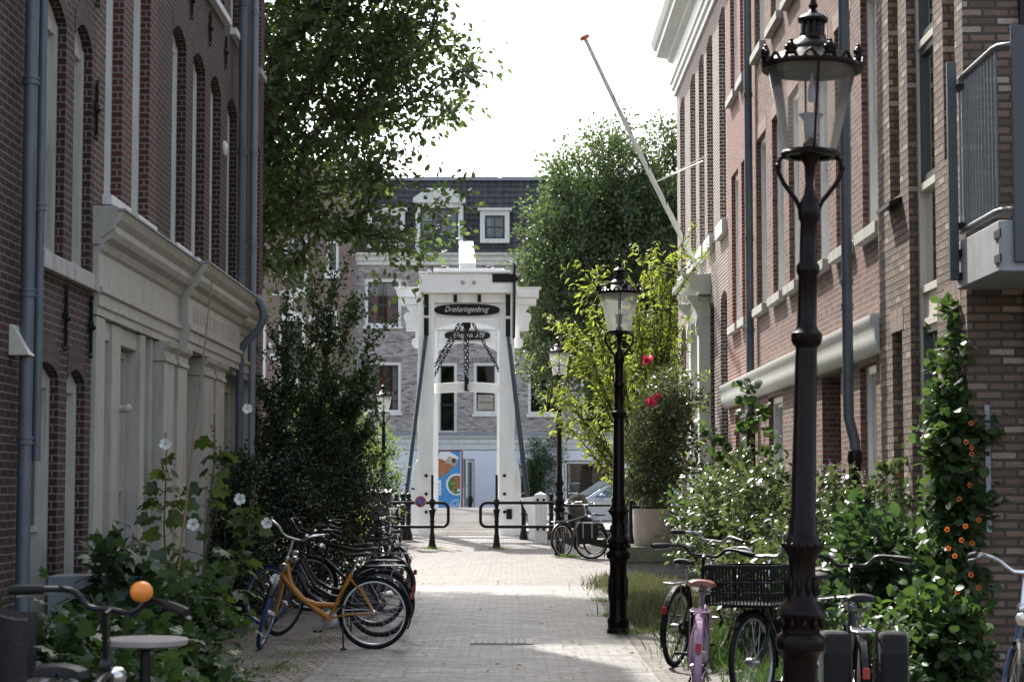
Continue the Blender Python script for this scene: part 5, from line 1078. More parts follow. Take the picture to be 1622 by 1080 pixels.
# ------------------------------------------------------------------ car across the canal
def car(loc, rz, label):
    o = empty('parked_car', loc, label, 'car', rz=rz, local=True)
    body = [(-2.1, .35), (-2.15, .6), (-2.1, .85), (-1.95, .95), (-1.0, 1.0), (1.1, .98), (1.75, .86), (2.05, .7), (2.12, .5), (2.08, .3), (1.75, .26), (1.72, .5), (1.6, .62), (1.38, .66), (1.15, .6), (1.05, .45), (1.03, .26), (-.95, .26), (-.98, .45), (-1.1, .6), (-1.32, .66), (-1.55, .6), (-1.65, .48), (-1.68, .28)]
    mb = MB(); mb.prism(body, -.85, .85, 'xz'); b_ = mb.build('body', 'carpaint', o, bevel=.06, smooth=True)
    cab_ = [(-1.85, .96), (-1.55, 1.3), (-1.2, 1.46), (-.3, 1.52), (.35, 1.46), (1.15, .97)]
    mb = MB(); n = len(cab_); vs = []
    for yy, sc_ in ((-.8, 0), (.8, 0)):
        for x, z in cab_: vs.append((x, yy*(1-.17*(z-.96)/.5), z))
    mb.add(vs, [tuple(range(n)), tuple(range(n, 2*n))[::-1]]+[(i, i+n, (i+1) % n+n, (i+1) % n) for i in range(n)]); mb.build('cabin', 'carpaint', o, bevel=.04, smooth=True)
    gm = 'glass'
    for s in (-1, 1):
        def sp(x, z): return (x, s*(.8*(1-.17*(z-.96)/.5)+.012), z)
        for pl_ in ([(-1.6, 1.0), (-1.42, 1.28), (-1.15, 1.38), (-.85, 1.41), (-.85, 1.0)], [(-.78, 1.0), (-.78, 1.42), (-.25, 1.45), (.05, 1.43), (.05, 1.0)], [(.12, 1.0), (.12, 1.42), (.36, 1.37), (.92, 1.0)]):
            mb = MB(); mb.add([sp(*p) for p in pl_], [tuple(range(len(pl_)))]); mb.build('side_window', 'carglass', o)
        mb = MB(); mb.ball((.72, s*.95, 1.04), (.1, .09, .07), 10, 8); mb.bar((.72, s*.82, 1.0), (.72, s*.92, 1.03), .04); mb.build('mirror', 'carpaint', o, smooth=True)
        mb = MB(); mb.ball((2.0, s*.62, .72), (.12, .18, .09), 10, 8); mb.build('headlight', 'fwhite', o, smooth=True)
        mb = MB(); mb.box(-2.16, -2.1, s*.55-.15, s*.55+.15, .72, .9); mb.build('tail_light', 'red', o, bevel=.01)
        mb = MB(); mb.box(-.05, .1, s*.862-.01, s*.862+.01, .84, .87); mb.build('door_handle', 'carpaint', o)
        for x in (-1.32, 1.38):
            mb = MB(); mb.lathe([(.2, -.1), (.3, -.11), (.32, -.08), (.32, .08), (.3, .11), (.2, .1)], (x, s*.76, .32), 24, 'y'); w_ = mb.build('wheel', 'rubber', o, smooth=True)
            mb = MB(); mb.lathe([(0, -.08), (.19, -.08), (.205, -.1), (.205, .1), (.19, .08), (0, .08)], (x, s*.76, .32), 16, 'y'); mb.build('rim', 'steel', w_)
    mb = MB(); mb.add([(1.12, -.7, .995), (1.12, .7, .995), (.4, .62, 1.455), (.4, -.62, 1.455)], [(0, 1, 2, 3)]); mb.M = Matrix.Translation((.012, 0, .012)); mb.build('windscreen', 'carglass', o)
    for ch in o.children:
        if ch.name.startswith('windscreen'): ch.location = (.015, 0, .015)
    return o
M['carglass'] = mat('car_glass', (.06, .1, .12), .06, var=.1, bump=0, coat=.6)
c = at(975, 0, 60.6); car((c.x, 60.6, .22), R(192), 'silver blue parked car partly hidden behind the bicycles and lantern post')
# dark covered bundle on the quay rail
mb = MB(); c = at(915, 793, 44.6); mb.ball((c.x, 44.6, c.z-.1), (.24, .2, .27), 16, 10); mb.tube([(c.x, 44.6, c.z-.2), (c.x, 44.6, .2)], .05, 8)
for i in range(3): mb.tube([(c.x-.2+.1*i, 44.42, c.z-.2), (c.x-.1+.1*i, 44.4, c.z+.05), (c.x+.05+.08*i, 44.45, c.z+.14)], .018, 6)
mb.build('covered_scooter', mat('khaki_cover', (.1, .09, .065), .8, var=.3, bump=.5, bscale=8), base=(c.x, 44.6, gz(44.6)), smooth=True, label='rounded dark khaki cover standing behind the black bicycles by the car', cat='covered scooter')
# ------------------------------------------------------------------ bicycles
def arc3(cx_, cz_, r, a0, a1, n, y=0): return [(cx_+r*math.cos(R(a0+(a1-a0)*i/n)), y, cz_+r*math.sin(R(a0+(a1-a0)*i/n))) for i in range(n+1)]
def wheel(par, cx_, Mx, r=.345, tyre='rubber', rimm='steel', hub='steel', ns=28, name='wheel'):
    mb = MB(); mb.M = Mx
    mb.tube([(cx_+(r-.02)*math.cos(t), 0, r+(r-.02)*math.sin(t)) for t in [2*math.pi*i/44 for i in range(44)]], .021, 8, closed=True)
    w_ = mb.build(name, tyre, par, smooth=True)
    mb = MB(); mb.M = Mx; mb.tube([(cx_+(r-.047)*math.cos(t), 0, r+(r-.047)*math.sin(t)) for t in [2*math.pi*i/44 for i in range(44)]], .0115, 6, closed=True); mb.build('rim', rimm, w_, smooth=True)
    mb = MB(); mb.M = Mx
    for i in range(ns):
        a = 2*math.pi*i/ns; b = a+(.5 if i % 4 < 2 else -.5); s = .03 if i % 2 else -.03
        mb.tube([(cx_+.025*math.cos(b), s, r+.025*math.sin(b)), (cx_+(r-.05)*math.cos(a), 0, r+(r-.05)*math.sin(a))], .0014, 3, caps=False)
    mb.build('spokes', 'steel', w_)
    mb = MB(); mb.M = Mx; mb.lathe([(.012, -.06), (.03, -.04), (.03, .04), (.012, .06)], (cx_, 0, r), 12, 'y'); mb.build('hub', hub, w_, smooth=True)
    return w_
def bicycle(loc, head, label, frame='bikeblack', style='step', steer=0, lean=-6, tyre='rubber', ftyre=None, guard='bikeblack', saddle='plastic', bar='chrome', rack=True, basket=None, panniers=False, bell=None, flamp=True, grip='plastic', scale=1.0, wb=1.08, chaincase=True, stand=True, barstyle='omafiets', fork=None, group='bicycles parked in the street', rim='steel'):
    o = empty('bicycle', loc, label, 'bicycle', group, local=True)
    o.rotation_euler = (R(lean), 0, R(head)); o.rotation_mode = 'XYZ'; o.scale = (scale,)*3
    fork = fork or frame; r = .345; I = Matrix()
    H0, H1 = Vector((.84, 0, .86)), Vector((.90, 0, .66))     # head tube top, bottom
    axis = (H0-H1).normalized(); S = Matrix.Translation(H1) @ Matrix.Rotation(R(steer), 4, axis) @ Matrix.Translation(-H1)
    BB = Vector((.43, 0, .29)); ST = Vector((.22, 0, .72)); RA = Vector((0, 0, r)); FA = Vector((wb, 0, r))
    def part(nm, m, f, Mx=I, sm=True, par=None):
        mb = MB(); mb.M = Mx; f(mb); return mb.build(nm, m, par or o, smooth=sm)
    def fr(mb):
        t = .021
        if style == 'step':
            mb.tube([H1+Vector((-.01, 0, .03)), (.76, 0, .45), (.62, 0, .35), (BB.x, 0, BB.z)], t*1.15, 10)
            mb.tube([H0+Vector((0, 0, -.06)), (.77, 0, .66), (.68, 0, .51), (.52, 0, .42), (.385, 0, .40)], t, 10)
        elif style == 'swan':
            mb.tube([H1+Vector((-.01, 0, .05)), (.70, 0, .49), (BB.x, 0, BB.z)], t*1.35, 10)
            mb.tube([H0+Vector((0, 0, -.04)), (.82, 0, .68), (.77, 0, .56), (.68, 0, .47), (.56, 0, .43), (.38, 0, .42)], t*1.2, 10)
        else:
            mb.tube([H1, (BB.x, 0, BB.z)], t*1.1, 10); mb.tube([H0+Vector((.005, 0, -.03)), (.235, 0, .72)], t, 10)
        mb.tube([BB, ST], t*1.05, 10); mb.tube([H0, H1], .021, 12); mb.lathe([(.028, -.035), (.028, .035)], tuple(BB), 12, 'y')
        for s in (-1, 1):
            mb.tube([BB+Vector((0, .02*s, 0)), (.3, .05*s, r-.02), RA+Vector((0, .062*s, 0))], .009, 7); mb.tube([ST+Vector((.01, .015*s, -.05)), (.12, .05*s, .55), RA+Vector((0, .062*s, 0))], .009, 7)
    F_ = part('frame', frame, fr)
    part('fork', fork, lambda mb: [mb.tube([H1+Vector((0, .0, .0)), H1+Vector((.01, .035*s, -.04)), (.945, .052*s, .5), (1.0, .054*s, .41), (FA.x, .054*s, r)], [.014, .014, .012, .011, .009], 8) for s in (-1, 1)], S)
    wheel(o, 0, I, r, tyre, rim); wheel(o, wb, S, r, ftyre or tyre, rim)
    def mg(cx_, a0, a1):
        def f(mb):
            n = 22
            for i in range(n):
                A0, A1 = R(a0+(a1-a0)*i/n), R(a0+(a1-a0)*(i+1)/n); q = []
                for A in (A0, A1):
                    for yy, rr in ((-.03, r+.005), (-.018, r+.02), (.018, r+.02), (.03, r+.005)): q.append((cx_+rr*math.cos(A), yy, r+rr*math.sin(A)))
                mb.add(q, [(0, 1, 5, 4), (1, 2, 6, 5), (2, 3, 7, 6)])
            for s in (-1, 1):
                A = R(a0+18 if cx_ > .5 else a1-18); mb.tube([(cx_, .055*s, r), (cx_+(r+.01)*math.cos(A), .03*s, r+(r+.01)*math.sin(A))], .003, 4)
        return f
    rg = part('mudguard', guard, mg(0, 20, 205)); fg = part('mudguard', guard, mg(wb, -15 if False else 35, 185) if False else mg(wb, 45, 190), S)
    # saddle
    part('seat_post', 'chrome', lambda mb: mb.tube([ST, ST+Vector((-.06, 0, .13))], .0125, 8))
    sp = ST+Vector((-.07, 0, .16))
    def sad(mb):
        n = 9; secs = []
        prof = [(-.13, .0, .02), (-.12, .075, .045), (-.07, .1, .055), (-.02, .085, .05), (.03, .055, .045), (.08, .034, .04), (.13, .024, .034), (.15, .012, .02)]
        vs = []
        for x, hw, h in prof:
            for k in range(n): a = math.pi*k/(n-1); vs.append((sp.x+x, sp.y+max(hw, .004)*math.cos(a), sp.z+h*math.sin(a)**.6*.8+.012*(x < -.05)))
        fs = [(i*n+k, i*n+k+1, (i+1)*n+k+1, (i+1)*n+k) for i in range(len(prof)-1) for k in range(n-1)]+[(i*n, (i+1)*n, (i+1)*n+n-1, i*n+n-1) for i in range(len(prof)-1)]
        mb.add(vs, fs)
    sd_ = part('saddle', saddle, sad)
    part('saddle_springs', 'steel', lambda mb: [mb.tube([(sp.x-.09+.004*math.sin(t*3), .05*s+.016*math.cos(t*3)*1, sp.z-.045+t*.0085) for t in np.linspace(0, 6, 20)], .003, 4) for s in (-1, 1)]+[mb.tube([(sp.x-.1, .04*s, sp.z-.04), (sp.x+.02, .012*s, sp.z-.03), (sp.x+.11, .01*s, sp.z+.02)], .004, 5) for s in (-1, 1)], par=sd_)
    # stem and handlebar
    top_ = H0+axis*.2
    part('stem', 'chrome' if bar != 'bikeblack' else bar, lambda mb: (mb.tube([H0, top_], .0125, 8), mb.tube([top_, top_+Vector((.04, 0, .015))], .014, 8), mb.lathe([(.024, -.012), (.026, .012), (.016, .03)], tuple(H0), 12)), S)
    hb = top_+Vector((.045, 0, .018))
    if barstyle == 'omafiets': path = [(0, .0, 0), (.0, .09, .01), (-.01, .16, .07), (-.05, .23, .09), (-.13, .275, .085), (-.23, .29, .06)]
    elif barstyle == 'flat': path = [(0, 0, 0), (.0, .09, .0), (.0, .15, .05), (-.03, .22, .055), (-.09, .3, .045), (-.12, .345, .04)]
    else: path = [(0, 0, 0), (.02, .08, .0), (.01, .16, .045), (-.03, .24, .06), (-.1, .29, .05), (-.17, .31, .035)]
    def hbar(mb):
        pts = [hb+Vector((x, -y, z)) for x, y, z in path[::-1]]+[hb+Vector((x, y, z)) for x, y, z in path[1:]]
        sm_ = []
        for i in range(len(pts)-1):
            p0, p1, p2, p3 = pts[max(0, i-1)], pts[i], pts[i+1], pts[min(len(pts)-1, i+2)]
            for t in (0, .33, .66): sm_.append(.5*((2*p1)+(-p0+p2)*t+(2*p0-5*p1+4*p2-p3)*t*t+(-p0+3*p1-3*p2+p3)*t**3))
        sm_.append(pts[-1]); mb.tube(sm_, .0125, 8)
    B_ = part('handlebar', bar, hbar, S)
    for s in (-1, 1):
        e0 = hb+Vector((path[-1][0], s*path[-1][1], path[-1][2])); e1 = hb+Vector((path[-2][0], s*path[-2][1], path[-2][2])); d_ = (e1-e0).normalized()
        part('grip', grip, lambda mb: mb.tube([e0-d_*.02, e0, e0+d_*.06, e0+d_*.11], [.016, .02, .02, .018], 10), S, par=B_)
        part('brake_lever', 'steel', lambda mb: mb.tube([e0+d_*.13+Vector((.02, 0, -.01)), e0+d_*.06+Vector((.05, 0, -.02)), e0+Vector((.045, s*.01, -.025))], [.009, .006, .007], 6), S, par=B_)
    part('cable', 'plastic', lambda mb: mb.tube([hb+Vector((-.05, .2, .07)), hb+Vector((.06, .1, .03)), hb+Vector((.07, .02, -.12)), H1+Vector((.02, .02, 0))], .003, 4), S, par=B_)
    if bell: part('bell', bell, lambda mb: mb.ball(tuple(hb+Vector((-.03, -.13, .085))), (.043, .043, .04), 16, 12), S, par=B_)
    else: part('bell', 'chrome', lambda mb: mb.ball(tuple(hb+Vector((-.01, .12, .06))), (.025, .025, .018), 10, 6), S, par=B_)
    if flamp:
        part('front_lamp', 'chrome', lambda mb: (mb.lathe([(0, -.05), (.02, -.045), (.036, -.02), (.04, .02), (.036, .03), (0, .034)], (H0.x+.1, 0, H0.z-.05), 14, 'x'), mb.tube([H0+Vector((0, 0, -.08)), (H0.x+.08, 0, H0.z-.07)], .007, 5)), S)
    # drive
    part('crank', 'steel', lambda mb: (mb.bar(BB+Vector((0, -.06, 0)), BB+Vector((.12, -.075, -.12)), .018, .012), mb.bar(BB+Vector((0, .06, 0)), BB+Vector((-.12, .075, .12)), .018, .012), mb.lathe([(.07, -.045), (.08, -.043), (.07, -.04)], tuple(BB), 20, 'y')))
    for p_ in (BB+Vector((.12, -.12, -.12)), BB+Vector((-.12, .12, .12))): part('pedal', 'plastic', lambda mb: (mb.box(p_.x-.04, p_.x+.04, p_.y-.042, p_.y-.022, p_.z-.011, p_.z+.011), mb.box(p_.x-.04, p_.x+.04, p_.y+.022, p_.y+.042, p_.z-.011, p_.z+.011), mb.box(p_.x-.008, p_.x+.008, p_.y-.05, p_.y+.04, p_.z-.008, p_.z+.008)), sm=False)
    if chaincase: part('chain_case', guard if guard != 'pink' else 'bikeblack', lambda mb: mb.prism([(BB.x+.1*math.cos(R(a)), BB.z+.1*math.sin(R(a))) for a in range(-100, 101, 20)]+[(0+.06*math.cos(R(a)), r+.06*math.sin(R(a))) for a in range(100, 261, 20)], -.052, -.035), sm=False)
    else: part('chain', 'steel', lambda mb: (mb.tube([(BB.x, -.043, BB.z+.08), (0, -.043, r+.035)], .005, 4), mb.tube([(BB.x, -.043, BB.z-.08), (0, -.043, r-.035)], .005, 4)))
    if stand: part('kickstand', 'black', lambda mb: (mb.tube([(.30, .03, .30), (.28, .13, .015)], .009, 6), mb.box(.25, .31, .11, .15, 0, .015)))
    if rack:
        def rk(mb):
            z = .735
            for s in (-1, 1):
                mb.tube([(.15, .05*s, z), (-.1, .065*s, z), (-.24, .06*s, z), (-.27, .04*s, z)], .006, 6); mb.tube([(-.16, .065*s, z), (0, .062*s, r)], .005, 5)
            mb.tube([(-.27, -.04, z), (-.27, .04, z)], .006, 5)
            for x in (.1, 0, -.1, -.2): mb.tube([(x, -.06, z), (x, .06, z)], .004, 4)
            mb.tube([(.13, 0, z+.01), (-.24, 0, z+.012)], .005, 4)
        part('rear_rack', 'steel' if frame != 'pink' else 'pink', rk)
    part('rear_light', 'red', lambda mb: mb.box(-.375 if not rack else -.37, -.345, -.02, .02, .48, .54))
    if basket:
        bx, bz, bl, bw_, bh_, m_ = basket; Mx = S if bx > .6 else I
        def crate(mb):
            x0, x1, y0_, y1_, z0, z1 = bx-bl/2, bx+bl/2, -bw_/2, bw_/2, bz, bz+bh_
            mb.box(x0, x1, y0_, y1_, z0, z0+.012)
            for z, hh in ((z1-.03, .03), (z0+bh_*.55, .012), (z0+bh_*.3, .01)):
                mb.box(x0-.012, x1+.012, y0_-.012, y0_+.004, z, z+hh); mb.box(x0-.012, x1+.012, y1_-.004, y1_+.012, z, z+hh); mb.box(x0-.012, x0+.004, y0_, y1_, z, z+hh); mb.box(x1-.004, x1+.012, y0_, y1_, z, z+hh)
            k = .026
            for i in range(int(bl/k)+1): x = x0+i*k; mb.box(x, x+.01, y0_-.004, y0_, z0, z1-.01); mb.box(x, x+.01, y1_, y1_+.004, z0, z1-.01)
            for i in range(int(bw_/k)+1): y = y0_+i*k; mb.box(x0-.004, x0, y, y+.01, z0, z1-.01); mb.box(x1, x1+.004, y, y+.01, z0, z1-.01)
        part('crate', m_, crate, Mx, sm=False, par=None)
        part('front_carrier', 'black', lambda mb: ([mb.tube([(bx-.12, .12*s, bz-.008), (wb, .06*s, r)], .006, 5) for s in (-1, 1)], mb.box(bx-.18, bx+.18, -.15, .15, bz-.014, bz-.002)), Mx, sm=False)
    if panniers:
        for s in (-1, 1):
            def pn(mb, s=s): mb.prism([(.12, .72), (-.28, .74), (-.33, .62), (-.3, .36), (-.2, .3), (.06, .32), (.14, .5)], s*.08, s*.24)
            p_ = part('pannier', 'canvas', pn, sm=False); bm_ = p_.modifiers.new('bevel', 'BEVEL'); bm_.width = .035; bm_.segments = 3
            part('pannier_strap', 'zinclight', lambda mb: [mb.box(x, x+.025, s*.243 if s > 0 else s*.25, s*.25 if s > 0 else s*.243, .42, .73) for x in (-.02, -.2)], sm=False, par=p_)
    return o
def bx(px, d): return at(px, 0, d).x
# left group
bicycle((bx(597, 19.25), 19.25, .0), 180, 'ochre yellow step through bicycle on its kickstand, front wheel turned with a blue tyre', 'yellow', 'swan', steer=88, lean=3, ftyre='blueband', guard='bikeblack', chaincase=False, barstyle='omafiets', rack=False, fork='yellow', group='bicycles parked at the left', wb=1.02)
bicycle((bx(606, 20.8), 20.8, .0), 176, 'black bicycle directly behind the ochre one with a steel rear rack', 'bikeblack', 'step', steer=66, lean=5, barstyle='omafiets', bar='bikeblack', rim='galv', group='bicycles parked at the left', wb=1.02)
bicycle((bx(598, 22.3), 22.3, .0), 172, 'black bicycle third from the front, half hidden, with bright blue front tyre against the hedge', 'bikeblack', 'step', steer=-28, lean=4, ftyre='blueband', bar='bikeblack', group='bicycles parked at the left', wb=1.3)
bicycle((bx(618, 24.6), 24.6, .0), 158, 'black bicycle with a front lamp standing behind the three nearest the hedge', 'bikeblack', 'diamond', steer=20, lean=4, bar='bikeblack', barstyle='flat', group='bicycles parked at the left')
bicycle((bx(634, 28.5), 28.5, .0), 118, 'dark bicycle with long black grips pointing toward the barrier, rear of the left group', 'bikeblack', 'step', steer=-15, lean=2, bar='bikeblack', barstyle='flat', group='bicycles parked at the left')
bicycle((bx(612, 37.5), 37.5, .0), -78, 'silver and blue bicycle facing the street in front of the grey cabinet', 'bikesilver', 'step', steer=12, lean=0, guard='bikeblue', barstyle='omafiets', group='bicycles parked at the left', scale=1.06)
# right group at the canal
bicycle((bx(934, 40.6), 40.6, .07), 4, 'black bicycle with dark panniers near the planter, seen from its side', 'bikeblack', 'step', steer=10, lean=-3, panniers=True, bar='bikeblack', rim='steel', group='bicycles parked at the right')
bicycle((bx(890, 41.3), 41.3, .09), 50, 'black bicycle with pale tyred rear wheel next to the panniered one by the canal', 'bikeblack', 'diamond', steer=-10, lean=-3, tyre='paletyre' if False else 'rubber', bar='steel', barstyle='flat', group='bicycles parked at the right', rim='fwhite')
# right foreground group
bicycle((bx(1062, 17.4), 17.4, 0), 66, 'black bicycle left of the mauve one with a wide black rear wheel toward the street', 'bikeblack', 'step', steer=-8, lean=4, bar='steel', barstyle='flat', group='bicycles parked at the right')
bicycle((bx(1094, 13.5), 13.5, 0), 84, 'mauve pink bicycle with brown leather saddle seen from behind', 'pink', 'step', steer=-6, lean=3, guard='pink', saddle='brownleather', bar='bikeblack', barstyle='flat', group='bicycles parked at the right', chaincase=True)
bicycle((bx(1299, 14.8), 14.8, 0), 233, 'black bicycle with a big black plastic crate on its front carrier', 'bikeblack', 'step', steer=4, lean=2, bar='steel', barstyle='flat', basket=(1.06, .74, .44, .5, .28, 'plastic'), flamp=False, group='bicycles parked at the right')
bicycle((bx(1352, 11.7), 11.7, 0), 84, 'black bicycle with large black panniers directly behind the nearest lantern post', 'bikeblack', 'step', steer=0, lean=0, panniers=True, bar='bikeblack', barstyle='flat', group='bicycles parked at the right')
bicycle((3.36, 12.3, 0), 238, 'dark blue and red framed bicycle with chrome handlebar cut off by the right picture edge', 'bikeblue', 'diamond', steer=24, lean=-2, bar='chrome', barstyle='city', guard='plastic', group='bicycles parked at the right')
mb = MB()
# near left bicycle with orange bell
bicycle((-1.6, 6.9, .0), 90, 'near out of focus black bicycle with a big orange bell at bottom left', 'bikeblack', 'diamond', steer=-14, lean=2, bar='bikeblack', barstyle='flat', bell='orange', scale=1.02, group='bicycles parked at the left', rack=True)

# ------------------------------------------------------------------ street furniture, left foreground
o = empty('bistro_table', (bx(244, 10.7), 10.7, 0), 'small round bistro table with pale top behind the near bicycle', 'table')
x = o.location.x
mb = MB(); mb.lathe([(0, .715), (.2, .715), (.222, .725), (.225, .75), (.218, .757), (0, .757)], (x, 10.7, 0), 40); mb.build('tabletop', 'tabletop', o, smooth=True)
mb = MB(); mb.lathe([(.2, .0), (.21, .015), (.05, .04), (.03, .06), (.028, .69), (.09, .714)], (x, 10.7, 0), 24); mb.build('pedestal', 'black', o, smooth=True)
def chair(loc, rz, label):
    o = empty('rattan_chair', loc, label, 'chair', local=True); o.rotation_euler = (0, 0, R(rz))
    mb = MB(); n = 14; vs = []
    for i in range(n+1):
        a = R(-95+190*i/n); x_, y_ = -.24*math.cos(a)*1.0, .26*math.sin(a); zt = .88-.06*abs(math.sin(a))**3
        for rr, z in ((1, .42), (1.08, zt), (1.0, zt+.012), (.93, .42)): vs.append((x_*rr, y_*rr, z))
    fs = []
    for i in range(n):
        for k in range(4): fs.append((i*4+k, i*4+(k+1) % 4, (i+1)*4+(k+1) % 4, (i+1)*4+k))
    mb.add(vs, fs); mb.build('backrest', 'rattan', o, smooth=True)
    mb = MB(); mb.lathe([(0, .4), (.24, .4), (.255, .43), (.24, .46), (0, .465)], n=24); mb.build('seat', 'rattan', o, smooth=True)
    for sx in (-1, 1):
        for sy in (-1, 1): mb = MB(); mb.tube([(.17*sx, .18*sy, .41), (.21*sx, .21*sy, 0)], .014, 7); mb.build('leg', 'black', o, smooth=True)
    return o
chair((bx(62, 11.4), 11.4, 0), 8, 'dark rattan chair at the bottom left edge beside the bistro table')
mb = MB(); a, b = at(146, 0, 15.9), at(240, 0, 15.9); zt = at(0, 912, 15.9).z; mb.box(XL+.03, b.x, 15.9, 16.3, 0, zt); o = mb.build('plant_box', 'zinclight', base=(a.x*.5+b.x*.5, 16, 0), bevel=.01, label='grey planting box against the shopfront holding the big leaved plant', cat='planter')
# ------------------------------------------------------------------ trees and plants
def pz(py, d): return at(0, py, d).z
# big tree over the left side
plant('leafy_tree', 'large dark green broadleaf tree overhanging from the left above the bridge', 'tree', (-5.3, 34, 0), (-5.0, 33.6, 4.6),
      [((-4.4, 33.2, 9.6), (3.3, 3.3, 3.9)), ((-2.6, 33, 10.2), (1.5, 1.6, 1.6)), ((-1.75, 33, 8.3), (1.55, 1.5, 1.0)), ((-3.2, 32.4, 6.2), (2.4, 1.3, 1.25)), ((-5.5, 33, 12.5), (3, 3, 2)), ((-4.4, 31.8, 6.0), (1.5, 1.2, 1.7)), ((-1.9, 32.2, 5.6), (1.25, .8, .55))],
      900, 84, .135, 'leaf_tree', 'oval', .3, .44, seed=3, droop=.35, rmin=.009, up=.7)
plant('poplar_tree', 'tall dense green tree beyond the canal behind the flagpole', 'tree', (3.9, 62, .2), (3.7, 62, 4.5),
      [((3.2, 62, 8.0), (3.0, 2.4, 3.6)), ((2.55, 62, 10.9), (1.75, 1.8, 1.9)), ((5.0, 62, 11.3), (1.1, 1.4, 2.3)), ((1.8, 61.8, 6.4), (1.95, 1.8, 2.6)), ((1.95, 62, 9.2), (1.75, 1.6, 2.1)), ((3.9, 62, 10.8), (1.8, 1.6, 2.2)), ((4.6, 62, 6), (2.3, 2, 3.2))],
      1150, 70, .15, 'leaf_poplar', 'kite', .3, .42, seed=9, droop=.1, rmin=.012, up=.4)
plant('garden_tree', 'bright small leaved bush on the far quay behind the left lantern post', 'bush', (-4.6, 60.5, .2), (-4.6, 60.5, 1.2),
      [((-4.5, 60.5, 2.2), (1.2, 1.2, 1.5)), ((-5.9, 60.5, 2.4), (1.6, 1, 1.7))], 240, 60, .09, 'leaf_garden', 'kite', .06, .34, seed=12, barkm='bark')
# dark bush against the far end of the left row
plant('yew_bush', 'very dark dense bush filling the end of the left row beside the bicycles', 'bush', (-3.0, 27.6, 0), (-3.0, 27.6, 1.0),
      [((-3.05, 26.6, 1.05), (.75, 1.3, 1.15)), ((-2.75, 28.2, 1.15), (1.0, 1.3, 1.25)), ((-3.1, 29.4, 1.9), (.85, 1.2, 1.05))], 420, 130, .055, 'leaf_yew', 'kite', .07, .27, seed=21, up=.2, rmin=.004,
      keep=lambda p: p[:, 0] > -3.66-.0*p[:, 1])
def whips(name, label, cat, base, tips, size, leafm, kind, n_per_m, droop=.5, rbase=.022, seed=1, sub=0, side=.3, group=None, bend=.35, up=.4, barkm='bark', spread=.05):
    g_ = np.random.default_rng(seed); e = empty(name, base, label, cat, group); mb = MB(); pos = []; dirs = []
    for tp in tips:
        b = Vector(base)+Vector((g_.normal()*spread, g_.normal()*spread, 0)); t_ = Vector(tp); mid = b+(t_-b)*.5+Vector((0, 0, bend*(t_-b).length*.35))
        paths = [[b*(1-s)**2+mid*2*s*(1-s)+t_*s*s for s in np.linspace(0, 1, 14)]]
        for k in range(sub):
            i = int(g_.integers(4, 12)); p0 = paths[0][i]; L = (t_-b).length*g_.uniform(.14, .34); d = (paths[0][i+1]-paths[0][i]).normalized()+Vector((g_.normal()*.6, g_.normal()*.6, g_.normal()*.25+.2)); d.normalize()
            paths.append([p0+d*L*s+Vector((0, 0, -.12*L*s*s)) for s in np.linspace(0, 1, 7)])
        for j, pth in enumerate(paths):
            n = len(pth); mb.tube(pth, [(rbase if j == 0 else rbase*.4)*(1-.8*i/(n-1)) for i in range(n)], 5, caps=False)
            L = sum((pth[i+1]-pth[i]).length for i in range(n-1)); m_ = int(L*n_per_m)
            for q in range(m_):
                s = g_.uniform(.22 if j == 0 else .05, 1); f = s*(n-1); i = min(int(f), n-2); p = pth[i]+(pth[i+1]-pth[i])*(f-i); d = (pth[i+1]-pth[i]).normalized()
                a = g_.normal(size=3)*side; pos.append(np.array(p)+a*.05); dirs.append(np.array(d)*.5+g_.normal(size=3)*.8)
    mb.build('branches', barkm, e, smooth=True)
    mesh_np('leaves', [leaves_geo(np.array(pos), unit(np.array(dirs)), size, kind, up, droop)], leafm, e)
    return e
T = lambda px, py, d: tuple(at(px, py, d))
whips('feathery_shrub', 'feathery olive shrub with arching twigs rising above the dark bush', 'bush', (-3.0, 28.8, 1.0), [T(x, y, 28.8) for x, y in ((455, 470), (500, 440), (530, 430), (560, 470), (585, 520), (585, 560), (595, 600), (600, 650), (590, 680), (430, 520), (475, 540), (540, 600), (560, 640), (420, 600), (600, 720), (520, 520), (575, 590), (450, 600), (500, 620))], .07, 'leaf_rose', 'kite', 95, seed=5, sub=11, droop=.1, rbase=.018, bend=.25, spread=.3, side=.8)
plant('garden_shrub', 'sunlit loose shrub at the water edge left of the portal foot', 'bush', (-3.1, 45.4, .28), (-3.1, 45.4, .9),
      [((-3.3, 45.4, 1.5), (.7, .8, 1.1)), ((-4.2, 45, 1.9), (.9, .9, 1.5))], 200, 70, .075, 'leaf_garden', 'kite', .05, .26, seed=31, barkm='bark')
plant('hedge_shrub', 'climbing dark foliage on the wall under the swan neck pipe', 'climber', (-3.5, 24.3, 0), (-3.5, 24.3, .5),
      [((-3.42, 24.6, 1.0), (.28, .9, 1.15)), ((-3.25, 24.2, .5), (.35, .9, .55))], 130, 90, .06, 'leaf_yew', 'oval', .03, .2, seed=33, keep=lambda p: p[:, 0] > -3.62)
plant('golden_shrub', 'small bright yellow green shrub beside the bicycles in front of the cabinet', 'bush', (bx(562, 31), 31, 0), (bx(562, 31), 31, .5),
      [((bx(562, 31), 31, .85), (.2, .25, .45))], 45, 45, .06, 'leaf_yellow', 'kite', .02, .14, seed=35)
